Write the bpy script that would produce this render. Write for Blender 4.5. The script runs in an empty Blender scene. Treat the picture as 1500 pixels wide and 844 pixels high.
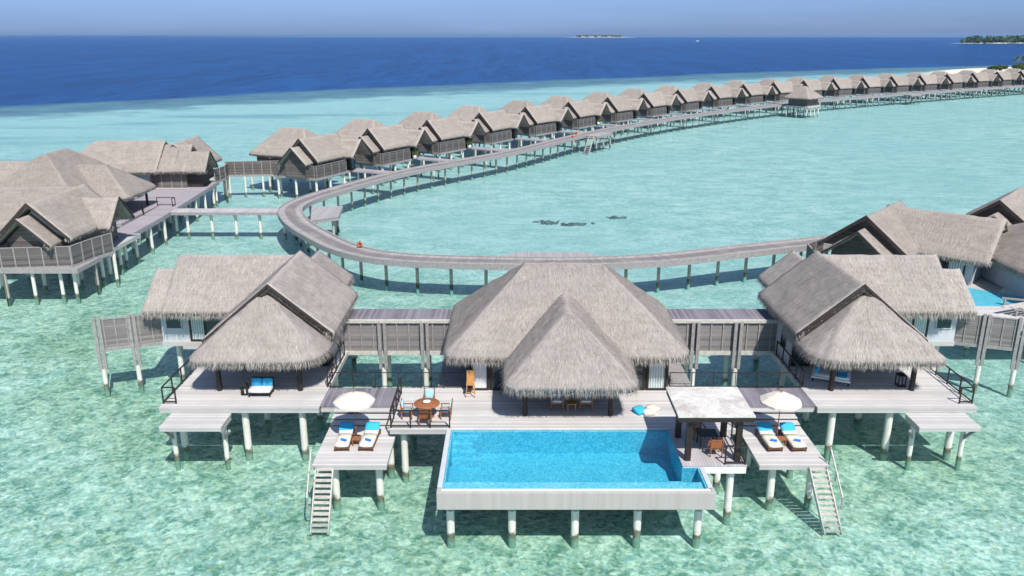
import bpy, bmesh, math, random
from mathutils import Vector, Matrix, noise
R = math.radians
random.seed(7)
SC = bpy.context.scene
COL = SC.collection
# ------------------------------------------------------------------ camera, sky, sun, exposure
cam_d = bpy.data.cameras.new("camera"); cam = bpy.data.objects.new("camera", cam_d); COL.objects.link(cam)
cam.location = (0, 0, 21.7); cam.rotation_euler = (R(90 - 17.18), 0, 0)
cam_d.sensor_width = 36; cam_d.lens = 28.8; cam_d.clip_start = 0.5; cam_d.clip_end = 200000
SC.camera = cam
SC.render.resolution_x = 1024; SC.render.resolution_y = 576
SUN_DIR = Vector((0.30, -0.70, 1.0)).normalized()          # towards the sun
W = bpy.data.worlds.new("World"); SC.world = W; W.use_nodes = True
wn = W.node_tree; wn.nodes.clear()
sky = wn.nodes.new('ShaderNodeTexSky'); sky.sky_type = 'NISHITA'; sky.sun_disc = False
sky.sun_elevation = math.asin(SUN_DIR.z); sky.sun_rotation = math.atan2(SUN_DIR.x, SUN_DIR.y)
sky.altitude = 0; sky.air_density = 1.0; sky.dust_density = 0.6; sky.ozone_density = 3.0
bg = wn.nodes.new('ShaderNodeBackground'); bg.inputs[1].default_value = 0.095
mulc = wn.nodes.new('ShaderNodeMix'); mulc.data_type = 'RGBA'; mulc.blend_type = 'MULTIPLY'; mulc.inputs[0].default_value = 1
mulc.inputs[7].default_value = (1, 1, 1, 1)
# faint high cloud streaks over the sky
tcw = wn.nodes.new('ShaderNodeTexCoord'); mpw = wn.nodes.new('ShaderNodeMapping'); mpw.inputs['Scale'].default_value = (3, 3, 26)
nzw = wn.nodes.new('ShaderNodeTexNoise'); nzw.inputs['Scale'].default_value = 1.6; nzw.inputs['Detail'].default_value = 6
mrw = wn.nodes.new('ShaderNodeMapRange'); mrw.inputs[1].default_value = 0.45; mrw.inputs[2].default_value = 0.8; mrw.inputs[3].default_value = 0; mrw.inputs[4].default_value = 0.35
mxw = wn.nodes.new('ShaderNodeMix'); mxw.data_type = 'RGBA'; mxw.inputs[7].default_value = (3.1, 4.3, 7.2, 1)
wo = wn.nodes.new('ShaderNodeOutputWorld')
L = wn.links
tcz = wn.nodes.new('ShaderNodeTexCoord'); sez = wn.nodes.new('ShaderNodeSeparateXYZ'); hmx = wn.nodes.new('ShaderNodeValToRGB')
cr_ = hmx.color_ramp; cr_.elements[0].position = 0.0; cr_.elements[0].color = (0.37, 0.555, 1.16, 1); cr_.elements[1].position = 0.35; cr_.elements[1].color = (0.9, 0.95, 1.0, 1)
for p_, c_ in ((0.02, (0.385, 0.57, 1.15, 1)), (0.05, (0.45, 0.62, 1.14, 1)), (0.12, (0.62, 0.80, 1.12, 1))): e_ = cr_.elements.new(p_); e_.color = c_
L.new(tcz.outputs['Generated'], sez.inputs[0]); L.new(sez.outputs[2], hmx.inputs[0]); L.new(hmx.outputs[0], mulc.inputs[7])
L.new(tcw.outputs['Generated'], mpw.inputs[0]); L.new(mpw.outputs[0], nzw.inputs[0]); L.new(nzw.outputs[0], mrw.inputs[0])
L.new(sky.outputs[0], mulc.inputs[6]); L.new(mulc.outputs[2], mxw.inputs[6]); L.new(mrw.outputs[0], mxw.inputs[0])
L.new(mxw.outputs[2], bg.inputs[0]); L.new(bg.outputs[0], wo.inputs[0])
sl = bpy.data.lights.new("sun", 'SUN'); sl.energy = 4.3; sl.angle = R(0.55); sl.color = (1.0, 0.955, 0.89)
sun = bpy.data.objects.new("sun", sl); COL.objects.link(sun); sun.location = (20, -40, 80)
sun.rotation_euler = (-SUN_DIR).to_track_quat('-Z', 'Y').to_euler()
SC.view_settings.view_transform = 'Standard'; SC.view_settings.look = 'None'
SC.view_settings.exposure = 0.38; SC.view_settings.gamma = 1.0; SC.view_settings.use_curve_mapping = False
SC.render.engine = 'CYCLES'
SC.cycles.transparent_max_bounces = 24

# ------------------------------------------------------------------ material helpers
class NT:
    def __init__(s, name):
        s.m = bpy.data.materials.new(name); s.m.use_nodes = True; s.t = s.m.node_tree; s.t.nodes.clear()
        s.o = s.n('ShaderNodeOutputMaterial')
    def n(s, t, **k):
        x = s.t.nodes.new(t)
        for a, b in k.items(): setattr(x, a, b)
        return x
    def l(s, a, b): s.t.links.new(a, b)
    def math(s, op, a, b=None, c=None):
        x = s.n('ShaderNodeMath', operation=op)
        for i, v in enumerate((a, b, c)):
            if v is None: continue
            if isinstance(v, (int, float)): x.inputs[i].default_value = v
            else: s.l(v, x.inputs[i])
        return x.outputs[0]
    def mix(s, f, a, b, mode='MIX'):
        x = s.n('ShaderNodeMix', data_type='RGBA', blend_type=mode)
        for i, v in ((0, f), (6, a), (7, b)):
            if isinstance(v, (int, float)): x.inputs[i].default_value = v
            elif isinstance(v, tuple): x.inputs[i].default_value = (*v, 1) if len(v) == 3 else v
            else: s.l(v, x.inputs[i])
        return x.outputs[2]
    def rng(s, v, a, b, c=0.0, d=1.0, smooth=False):
        x = s.n('ShaderNodeMapRange', interpolation_type='SMOOTHSTEP' if smooth else 'LINEAR')
        s.l(v, x.inputs[0])
        for i, q in ((1, a), (2, b), (3, c), (4, d)): x.inputs[i].default_value = q
        return x.outputs[0]
    def noise(s, vec, scale, detail=4, rough=0.55, dist=0.0, sc=None):
        if sc:
            mp = s.n('ShaderNodeMapping'); mp.inputs['Scale'].default_value = sc; s.l(vec, mp.inputs[0]); vec = mp.outputs[0]
        x = s.n('ShaderNodeTexNoise'); s.l(vec, x.inputs['Vector']); x.inputs['Scale'].default_value = scale
        x.inputs['Detail'].default_value = detail; x.inputs['Roughness'].default_value = rough; x.inputs['Distortion'].default_value = dist
        return x.outputs[0]
    def co(s, kind='Object'): return s.n('ShaderNodeTexCoord').outputs[kind]
    def bsdf(s, col, rough=0.8, bump=None, bs=0.3, bd=0.02, spec=0.3, metal=0.0):
        p = s.n('ShaderNodeBsdfPrincipled')
        if isinstance(col, tuple): p.inputs['Base Color'].default_value = (*col, 1)
        else: s.l(col, p.inputs['Base Color'])
        if isinstance(rough, (int, float)): p.inputs['Roughness'].default_value = rough
        else: s.l(rough, p.inputs['Roughness'])
        p.inputs['Specular IOR Level'].default_value = spec; p.inputs['Metallic'].default_value = metal
        if bump is not None:
            b = s.n('ShaderNodeBump'); b.inputs['Strength'].default_value = bs; b.inputs['Distance'].default_value = bd
            s.l(bump, b.inputs['Height']); s.l(b.outputs[0], p.inputs['Normal'])
        s.l(p.outputs[0], s.o.inputs[0]); return p

def plain(name, col, rough=0.7, var=0.12, scale=6, spec=0.3, metal=0.0):
    t = NT(name); c = t.co(); a = t.noise(c, scale, 5, 0.6)
    f = t.rng(a, 0.3, 0.7)
    dk = tuple(x * (1 - var) for x in col); lt = tuple(min(1, x * (1 + var)) for x in col)
    t.bsdf(t.mix(f, dk, lt), rough, a, 0.15, 0.01, spec, metal); return t.m

def boards(name, col, axis, width, var=0.28, gdark=0.35, rough=0.75, grey=(0.3, 0.28, 0.29), gap=0.10):
    """weathered planks: stacked along axis (0,1,2), width in metres"""
    t = NT(name); c = t.co(); sp = t.n('ShaderNodeSeparateXYZ'); t.l(c, sp.inputs[0])
    q = t.math('DIVIDE', sp.outputs[axis], width)
    idx = t.math('FLOOR', q); fr = t.math('FRACT', q)
    wn_ = t.n('ShaderNodeTexWhiteNoise', noise_dimensions='1D'); t.l(idx, wn_.inputs['W'])
    sc = [1.2, 1.2, 1.2]; sc[axis] = 22
    gr = t.noise(c, 1.0, 5, 0.65, 0.0, tuple(sc))
    big = t.noise(c, 0.45, 4, 0.6)
    v = t.math('ADD', t.math('MULTIPLY', wn_.outputs[0], 0.5), t.math('MULTIPLY', gr, 0.5))
    base = t.mix(t.rng(v, 0.2, 0.8), tuple(x * (1 - var) for x in col), tuple(min(1, x * (1 + var)) for x in col))
    base = t.mix(t.rng(big, 0.42, 0.7, 0, 0.5), base, grey)
    g = t.math('LESS_THAN', fr, gap)
    base = t.mix(t.math('MULTIPLY', g, 1 - gdark), base, tuple(x * 0.25 for x in col))
    h = t.math('SUBTRACT', gr, t.math('MULTIPLY', g, 1.5))
    t.bsdf(base, rough, h, 0.35, 0.012, 0.25); return t.m

def thatch(name, dark, mid, light, us=9.0, vs=1.1):
    t = NT(name); uv = t.n('ShaderNodeUVMap'); uv.uv_map = 'UVMap'
    fine = t.noise(uv.outputs[0], 1.0, 5, 0.75, 0.4, (us, vs, 1))
    fib = t.noise(uv.outputs[0], 1.0, 3, 0.6, 0.3, (us * 2.6, vs * 2.2, 1))
    c = t.co(); blot = t.noise(c, 0.55, 5, 0.65); patch = t.noise(c, 2.2, 4, 0.6)
    rows = t.noise(uv.outputs[0], 1.0, 3, 0.5, 0.8, (0.5, 2.6, 1))
    geo = t.n('ShaderNodeNewGeometry'); su = t.n('ShaderNodeSeparateXYZ'); t.l(uv.outputs[0], su.inputs[0]); isst = t.math('GREATER_THAN', su.outputs[0], 250.0)
    rnd = t.math('ADD', t.math('MULTIPLY', t.math('SUBTRACT', geo.outputs['Random Per Island'], 0.5), isst), 0.54)
    oi = t.n('ShaderNodeObjectInfo')
    f = t.math('ADD', t.math('MULTIPLY', fine, 0.5), t.math('MULTIPLY', fib, 0.5))
    f = t.math('ADD', t.math('MULTIPLY', f, 0.62), t.math('MULTIPLY', rnd, 0.30))
    f = t.math('ADD', f, t.math('MULTIPLY', t.math('SUBTRACT', rows, 0.5), 0.18))
    base = t.mix(t.rng(f, 0.36, 0.50), dark, mid)
    base = t.mix(t.rng(f, 0.50, 0.64), base, light)
    base = t.mix(t.rng(blot, 0.45, 0.72, 0, 0.55), base, tuple(x * 0.66 for x in mid))
    base = t.mix(t.rng(patch, 0.52, 0.78, 0, 0.35), base, (light[0], light[1] * 0.95, light[2] * 0.86))
    ra = t.n('ShaderNodeAttribute'); ra.attribute_name = 'ridge'
    base = t.mix(t.math('MULTIPLY', t.rng(ra.outputs['Fac'], 0.1, 0.9), 0.42), base, tuple(min(1, x * 1.12) for x in light))
    base = t.mix(t.rng(oi.outputs['Random'], 0, 1, 0, 0.24), base, tuple(x * 0.45 for x in mid))
    h = t.math('ADD', fine, t.math('MULTIPLY', fib, 0.5))
    t.bsdf(base, 0.95, h, 0.9, 0.06, 0.05); return t.m

M = {}
M['thatch'] = thatch('thatch', (0.225, 0.195, 0.172), (0.41, 0.367, 0.335), (0.56, 0.518, 0.48))
M['thatch_brown'] = thatch('thatch_brown', (0.21, 0.178, 0.152), (0.37, 0.325, 0.288), (0.49, 0.445, 0.405), 8, 1.0)
M['deck'] = boards('deck_boards_across', (0.565, 0.545, 0.522), 1, 0.145, 0.20, 0.45, grey=(0.43, 0.415, 0.412))
M['deck_long'] = boards('deck_boards_lengthwise', (0.47, 0.44, 0.45), 0, 0.145, 0.18, 0.5, grey=(0.38, 0.36, 0.37))
M['deck_dark'] = boards('dark_walkway_boards', (0.20, 0.18, 0.21), 0, 0.16, 0.35, 0.4, grey=(0.30, 0.28, 0.31))
M['fascia'] = boards('fascia_boards', (0.52, 0.505, 0.48), 2, 0.20, 0.14, 0.6, grey=(0.36, 0.35, 0.34))
M['walk_y'] = boards('walkway_boards', (0.36, 0.325, 0.345), 1, 0.16, 0.2, 0.5, grey=(0.31, 0.29, 0.31))
M['screen'] = boards('screen_boards', (0.235, 0.215, 0.207), 2, 0.16, 0.28, 0.4, grey=(0.175, 0.163, 0.16))
M['screen_dark'] = boards('dark_screen_boards', (0.125, 0.112, 0.106), 2, 0.16, 0.4, 0.35, grey=(0.17, 0.155, 0.15))
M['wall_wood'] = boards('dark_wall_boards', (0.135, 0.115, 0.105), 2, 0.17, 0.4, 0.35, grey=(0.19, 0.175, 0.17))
M['wall_wood_dark'] = boards('shaded_wall_boards', (0.05, 0.042, 0.038), 2, 0.17, 0.3, 0.35, grey=(0.06, 0.05, 0.05))  # darker copy of wall_wood: porch shade put into the colour; bargeboards share it
M['grey_timber'] = plain('grey_timber', (0.29, 0.275, 0.27), 0.8, 0.22, 5)
M['pale_timber'] = plain('pale_timber', (0.50, 0.475, 0.43), 0.8, 0.22, 5)
M['dark_timber'] = plain('dark_timber', (0.028, 0.020, 0.017), 0.5, 0.3, 9, 0.35)
M['plaster'] = plain('white_plaster', (0.50, 0.52, 0.54), 0.85, 0.05, 2)
M['glass'] = plain('dark_glass', (0.03, 0.05, 0.055), 0.08, 0.2, 1, 0.6)
M['teak'] = plain('teak', (0.30, 0.115, 0.045), 0.5, 0.25, 14)
M['teak_dark'] = plain('dark_teak', (0.13, 0.055, 0.026), 0.5, 0.25, 14)
M['teak_orange'] = plain('orange_teak', (0.48, 0.245, 0.085), 0.6, 0.2, 14)
M['cream'] = plain('cream_fabric', (0.66, 0.61, 0.53), 0.9, 0.04, 12, 0.1)
M['white_fabric'] = plain('white_fabric', (0.66, 0.66, 0.65), 0.9, 0.04, 12, 0.1)
M['blue'] = plain('turquoise_fabric', (0.05, 0.42, 0.68), 0.9, 0.08, 12, 0.1)
M['royal'] = plain('blue_towel', (0.025, 0.20, 0.58), 0.95, 0.1, 20, 0.05)
M['pale_blue'] = plain('pale_blue_fabric', (0.38, 0.62, 0.72), 0.9, 0.06, 12, 0.1)
M['black'] = plain('black_metal', (0.015, 0.014, 0.014), 0.45, 0.2, 10)
M['orange'] = plain('orange_paint', (0.50, 0.12, 0.045), 0.6, 0.1, 8)
M['leaf'] = plain('leaf_green', (0.06, 0.11, 0.03), 0.7, 0.4, 0.8)
M['leaf_light'] = plain('leaf_light_green', (0.12, 0.16, 0.045), 0.7, 0.3, 0.8)
M['flower'] = plain('yellow_green_leaf', (0.32, 0.34, 0.06), 0.7, 0.3, 4)
M['bark'] = plain('bark', (0.20, 0.15, 0.10), 0.9, 0.3, 4)
M['sand'] = plain('sand', (0.70, 0.64, 0.52), 0.95, 0.08, 0.1, 0.1)
M['white_paint'] = plain('white_paint', (0.78, 0.78, 0.76), 0.5, 0.05, 2)
M['red_roof'] = plain('red_roof', (0.30, 0.09, 0.06), 0.8, 0.2, 2)
M['ceramic'] = plain('white_ceramic', (0.8, 0.76, 0.7), 0.3, 0.05, 5, 0.5)

def m_curtain():
    t = NT('curtain_behind_glass'); c = t.co(); w = t.n('ShaderNodeTexWave', wave_type='BANDS', bands_direction='X')
    t.l(c, w.inputs[0]); w.inputs['Scale'].default_value = 2.2; w.inputs['Distortion'].default_value = 1.0; w.inputs['Detail'].default_value = 2
    t.bsdf(t.mix(w.outputs['Fac'], (0.26, 0.36, 0.36), (0.62, 0.66, 0.62)), 0.35, spec=0.5); return t.m
M['curtain'] = m_curtain()
def m_pile():
    t = NT('white_concrete_pile'); c = t.n('ShaderNodeNewGeometry').outputs['Position']; sp = t.n('ShaderNodeSeparateXYZ'); t.l(c, sp.inputs[0])
    a = t.noise(c, 3.0, 5, 0.6); b = t.noise(c, 9.0, 4, 0.6, 0, (1, 1, 0.25))
    z = t.math('ADD', sp.outputs[2], t.math('MULTIPLY', t.math('SUBTRACT', a, 0.5), 0.9)); oi = t.n('ShaderNodeObjectInfo'); z = t.math('SUBTRACT', z, t.math('MULTIPLY', t.math('SUBTRACT', oi.outputs['Random'], 0.4), 0.3))
    base = t.mix(t.rng(b, 0.42, 0.72, 0, 0.6), (0.70, 0.68, 0.62), (0.47, 0.44, 0.37))
    base = t.mix(t.rng(z, 0.20, 0.02, 0, 1), base, (0.15, 0.14, 0.095))
    base = t.mix(t.rng(z, -0.08, -0.28, 0, 1), base, (0.20, 0.34, 0.26))
    t.bsdf(base, 0.8, a, 0.3, 0.02, 0.2); return t.m
M['pile'] = m_pile()
def m_jpile():
    t = NT('grey_jetty_pile'); c = t.n('ShaderNodeNewGeometry').outputs['Position']; sp = t.n('ShaderNodeSeparateXYZ'); t.l(c, sp.inputs[0])
    a = t.noise(c, 3.0, 5, 0.6)
    z = t.math('ADD', sp.outputs[2], t.math('MULTIPLY', t.math('SUBTRACT', a, 0.5), 0.5))
    base = t.mix(t.rng(a, 0.35, 0.7), (0.30, 0.30, 0.27), (0.42, 0.41, 0.37))
    base = t.mix(t.rng(z, 0.50, 0.25, 0, 1), base, (0.07, 0.075, 0.05))
    base = t.mix(t.rng(z, -0.08, -0.28, 0, 1), base, (0.24, 0.46, 0.42))
    t.bsdf(base, 0.85, a, 0.3, 0.02, 0.2); return t.m
M['jetty_pile'] = m_jpile()
def m_facade():
    t = NT('streaked_render'); c = t.co(); st = t.noise(c, 1.0, 5, 0.7, 0, (2.4, 1, 0.10)); b = t.noise(c, 0.5, 3)
    col = t.mix(t.rng(st, 0.35, 0.68), (0.37, 0.35, 0.325), (0.45, 0.43, 0.40))
    col = t.mix(t.rng(b, 0.4, 0.7, 0, 0.4), col, (0.40, 0.38, 0.35))
    t.bsdf(col, 0.75, st, 0.1, 0.01); return t.m
M['facade'] = m_facade()
def m_stain():
    t = NT('stained_white_roof'); c = t.co(); a = t.noise(c, 1.1, 6, 0.7, 0.6); b = t.noise(c, 7, 4, 0.7)
    f = t.math('ADD', t.math('MULTIPLY', a, 0.7), t.math('MULTIPLY', b, 0.3))
    col = t.mix(t.rng(f, 0.44, 0.66), (0.64, 0.62, 0.58), (0.36, 0.32, 0.28))
    t.bsdf(col, 0.8, b, 0.15, 0.01); return t.m
M['stained_roof'] = m_stain()
def m_tile(name, c0, c1):
    t = NT(name); c = t.co(); v = t.n('ShaderNodeTexVoronoi', feature='F1', distance='CHEBYCHEV'); t.l(c, v.inputs['Vector']); v.inputs['Scale'].default_value = 14
    v.inputs['Randomness'].default_value = 0.0
    bw = t.n('ShaderNodeSeparateColor'); t.l(v.outputs['Color'], bw.inputs[0])
    t.bsdf(t.mix(bw.outputs[0], c0, c1), 0.35, spec=0.4); return t.m
M['tile'] = m_tile('pool_mosaic', (0.06, 0.35, 0.455), (0.13, 0.53, 0.665))
M['tile_step'] = m_tile('pool_step_mosaic', (0.08, 0.39, 0.49), (0.17, 0.57, 0.70))
M['tile_pale'] = m_tile('pale_pool_mosaic', (0.16, 0.47, 0.58), (0.32, 0.64, 0.72))

def water_mat(name, tint, tint2, scale, bump_s, bump_d, fmax, gcol=(1, 1, 1), pool=False):
    """clear water: a tinted transparent surface, caustic lines painted into its tint, Fresnel reflection over rippled normals"""
    t = NT(name); c = t.co()
    w1 = t.noise(c, scale, 3, 0.6, 0.8, (0.9, 1.1, 1)); w2 = t.noise(c, scale * 0.4, 3, 0.55, 0.7, (0.85, 1.15, 1)); w3 = t.noise(c, scale * 0.05, 3, 0.5, 0.4)
    h = t.math('ADD', t.math('MULTIPLY', w1, 0.45), t.math('MULTIPLY', w2, 1.3))
    b = t.n('ShaderNodeBump'); b.inputs['Strength'].default_value = bump_s; b.inputs['Distance'].default_value = bump_d
    t.l(h, b.inputs['Height'])
    fr = t.n('ShaderNodeFresnel'); fr.inputs[0].default_value = 1.33; t.l(b.outputs[0], fr.inputs['Normal'])
    fac = t.math('MINIMUM', fr.outputs[0], fmax)
    # ridged pattern: thin bright caustic lines painted into the transmission tint
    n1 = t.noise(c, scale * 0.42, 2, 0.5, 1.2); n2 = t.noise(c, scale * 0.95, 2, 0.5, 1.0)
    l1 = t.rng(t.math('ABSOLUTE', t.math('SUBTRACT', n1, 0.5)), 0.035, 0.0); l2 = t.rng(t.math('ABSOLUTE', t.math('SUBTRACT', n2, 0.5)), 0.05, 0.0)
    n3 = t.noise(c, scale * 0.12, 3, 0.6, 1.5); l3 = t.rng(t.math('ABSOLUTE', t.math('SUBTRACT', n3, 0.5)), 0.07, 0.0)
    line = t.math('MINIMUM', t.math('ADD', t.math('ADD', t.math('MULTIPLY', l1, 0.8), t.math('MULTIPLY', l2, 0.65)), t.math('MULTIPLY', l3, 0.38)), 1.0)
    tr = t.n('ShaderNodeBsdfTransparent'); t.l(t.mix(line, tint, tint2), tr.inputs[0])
    gl = t.n('ShaderNodeBsdfGlossy'); gl.inputs['Roughness'].default_value = 0.06; gl.inputs['Color'].default_value = (*gcol, 1)
    t.l(b.outputs[0], gl.inputs['Normal'])
    mx = t.n('ShaderNodeMixShader'); t.l(fac, mx.inputs[0]); t.l(tr.outputs[0], mx.inputs[1]); t.l(gl.outputs[0], mx.inputs[2])
    t.l(mx.outputs[0], t.o.inputs[0]); return t.m
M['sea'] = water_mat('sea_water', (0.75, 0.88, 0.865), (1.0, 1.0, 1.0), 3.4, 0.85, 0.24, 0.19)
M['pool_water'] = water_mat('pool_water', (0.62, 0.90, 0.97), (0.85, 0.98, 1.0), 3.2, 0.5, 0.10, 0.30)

def m_seabed():
    t = NT('seabed'); c = t.n('ShaderNodeNewGeometry').outputs['Position']; sp = t.n('ShaderNodeSeparateXYZ'); t.l(c, sp.inputs[0])
    X, Y = sp.outputs[0], sp.outputs[1]
    wob = t.noise(c, 0.012, 5, 0.6); wob2 = t.noise(c, 0.06, 5, 0.65)
    # signed distance past the reef edge
    yb = t.math('ADD', t.math('MULTIPLY', X, 0.78), 412.0)
    yb = t.math('SUBTRACT', yb, t.math('MULTIPLY', t.math('MULTIPLY', X, X), 0.0004))
    d = t.math('SUBTRACT', Y, yb)
    d = t.math('ADD', d, t.math('MULTIPLY', t.math('SUBTRACT', wob, 0.5), 40))
    d = t.math('ADD', d, t.math('MULTIPLY', t.math('SUBTRACT', wob2, 0.5), 26))
    fine = t.noise(c, 4.2, 4, 0.75, 0.4); mid = t.noise(c, 0.62, 5, 0.65, 0.5); big = t.noise(c, 0.055, 4, 0.6, 0.3); huge = t.noise(c, 0.018, 3, 0.5)
    # rippled caustic light painted into the bed colour: small facets of differing tone, over sand and green weed; paler sand in the inner lagoon
    near = t.rng(t.math('ADD', Y, t.math('MULTIPLY', X, 0.45)), 92, 40, smooth=True)
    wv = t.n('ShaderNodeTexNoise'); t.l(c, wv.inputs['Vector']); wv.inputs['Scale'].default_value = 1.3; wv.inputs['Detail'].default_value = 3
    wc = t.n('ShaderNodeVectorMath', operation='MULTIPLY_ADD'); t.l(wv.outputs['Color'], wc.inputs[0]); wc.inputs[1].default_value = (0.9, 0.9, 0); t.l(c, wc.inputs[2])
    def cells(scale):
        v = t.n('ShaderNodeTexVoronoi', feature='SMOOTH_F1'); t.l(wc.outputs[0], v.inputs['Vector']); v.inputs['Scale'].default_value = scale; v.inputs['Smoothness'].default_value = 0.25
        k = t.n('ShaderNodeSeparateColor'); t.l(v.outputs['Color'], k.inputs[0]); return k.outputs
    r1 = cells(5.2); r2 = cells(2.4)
    ripple = t.math('ADD', t.math('MULTIPLY', r1[0], 0.55), t.math('MULTIPLY', r2[0], 0.45))
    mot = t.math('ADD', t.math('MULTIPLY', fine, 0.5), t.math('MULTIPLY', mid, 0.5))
    mot = t.math('ADD', mot, t.math('MULTIPLY', t.math('SUBTRACT', ripple, 0.5), 0.30))
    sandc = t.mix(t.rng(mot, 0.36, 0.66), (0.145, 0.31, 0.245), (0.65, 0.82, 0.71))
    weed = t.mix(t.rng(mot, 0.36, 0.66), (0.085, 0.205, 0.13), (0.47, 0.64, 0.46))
    weedf = t.math('ADD', t.math('MULTIPLY', big, 0.7), t.math('MULTIPLY', t.noise(c, 0.2, 4, 0.65, 0.4), 0.3))
    nearc = t.mix(t.rng(weedf, 0.42, 0.62), sandc, weed)
    nearc = t.mix(t.rng(r1[1], 0.80, 0.95, 0, 0.45), nearc, (0.52, 0.62, 0.36))      # yellowish flecks of the painted ripple light
    nearc = t.mix(t.rng(r1[2], 0.82, 0.95, 0, 0.45), nearc, (0.20, 0.42, 0.46))      # bluish flecks of the painted ripple light
    lmot = t.math('ADD', t.math('MULTIPLY', mot, 0.5), t.math('MULTIPLY', t.noise(c, 0.32, 5, 0.7, 0.3, (0.6, 1.2, 1)), 0.5))  # light and dark of wavelets painted into the lagoon bed
    lag = t.mix(t.rng(lmot, 0.42, 0.58), (0.255, 0.44, 0.42), (0.49, 0.64, 0.615))
    lag = t.mix(t.rng(huge, 0.40, 0.62, 0, 0.5), lag, (0.31, 0.50, 0.50))
    lag = t.mix(t.rng(big, 0.52, 0.72, 0, 0.35), lag, (0.22, 0.46, 0.41))
    shallow = t.mix(near, lag, nearc)
    # pale sand shoal by the far right beach and along the back of the reef
    shoal = t.rng(t.math('ADD', d, t.math('MULTIPLY', X, -0.10)), -190, -60, smooth=True)
    shallow = t.mix(t.math('MULTIPLY', shoal, 0.75), shallow, (0.36, 0.55, 0.565))
    reefn = t.math('ADD', t.math('MULTIPLY', wob2, 0.5), t.math('MULTIPLY', t.noise(c, 0.16, 5, 0.7, 0, (0.35, 1, 1)), 0.5))
    reef = t.mix(t.rng(reefn, 0.40, 0.60), (0.045, 0.11, 0.185), (0.13, 0.255, 0.32))
    streak = t.noise(c, 0.022, 5, 0.65, 0.6, (0.30, 1.3, 1))
    col = t.mix(t.math('MULTIPLY', t.rng(streak, 0.545, 0.63, 0, 0.6), t.rng(d, -290, -170, 0, 1)), shallow, (0.14, 0.30, 0.36))
    rf = t.math('ADD', t.rng(d, -95, -20, 0, 1), t.math('MULTIPLY', t.math('SUBTRACT', reefn, 0.5), 1.6))
    col = t.mix(t.rng(rf, 0.25, 0.75, 0, 0.92, True), col, reef)
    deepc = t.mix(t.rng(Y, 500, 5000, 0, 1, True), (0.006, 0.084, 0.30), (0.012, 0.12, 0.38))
    swell = t.math('ADD', t.math('MULTIPLY', t.noise(c, 1.0, 4, 0.75, 0, (0.20, 0.022, 1)), 0.6), t.math('MULTIPLY', t.noise(c, 1.0, 4, 0.7, 0, (0.035, 0.004, 1)), 0.4))  # shading of the waves painted into the deep-water colour
    deepc = t.mix(t.rng(swell, 0.40, 0.60, 0, 0.9), deepc, (0.003, 0.036, 0.15))
    col = t.mix(t.rng(d, -8, 14, 0, 1, True), col, deepc)
    # a far shallow bank near the horizon
    fb = t.math('MULTIPLY', t.rng(Y, 8000, 9000, 0, 1), t.rng(Y, 17000, 15000, 0, 1))
    fb = t.math('MULTIPLY', fb, t.rng(t.math('DIVIDE', X, Y), -0.42, -0.2, 0, 1))
    col = t.mix(t.math('MULTIPLY', fb, 0.32), col, (0.30, 0.66, 0.74))
    t.bsdf(col, 0.95, None, spec=0.05); return t.m
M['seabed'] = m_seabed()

# ------------------------------------------------------------------ object helpers
ORG = {}
def tag(o, label=None, cat=None, group=None, kind=None):
    if label: o['label'] = label
    if cat: o['category'] = cat
    if group: o['group'] = group
    if kind: o['kind'] = kind
    return o
def thing(name, label, cat, loc=(0, 0, 0), group=None):
    o = bpy.data.objects.new(name, None); COL.objects.link(o); o.location = loc; o.empty_display_size = 0.3
    ORG[o] = Vector(loc); return tag(o, label, cat, group)
def kids(o): return [c for c in bpy.data.objects if c.parent == o]
CH = {}
def copy_tree(o, parent=None):
    c = o.copy(); COL.objects.link(c)
    if parent: c.parent = parent
    for ch in CH.get(o, []): CH.setdefault(c, []).append(copy_tree(ch, c))
    return c
def link(me, name, mat, parent=None, loc=None):
    o = bpy.data.objects.new(name, me); COL.objects.link(o)
    if mat is not None: me.materials.append(mat)
    if parent is not None:
        o.parent = parent; ORG[o] = ORG[parent]; CH.setdefault(parent, []).append(o)
    elif loc is not None:
        o.location = loc; ORG[o] = Vector(loc)
    return o
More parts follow.
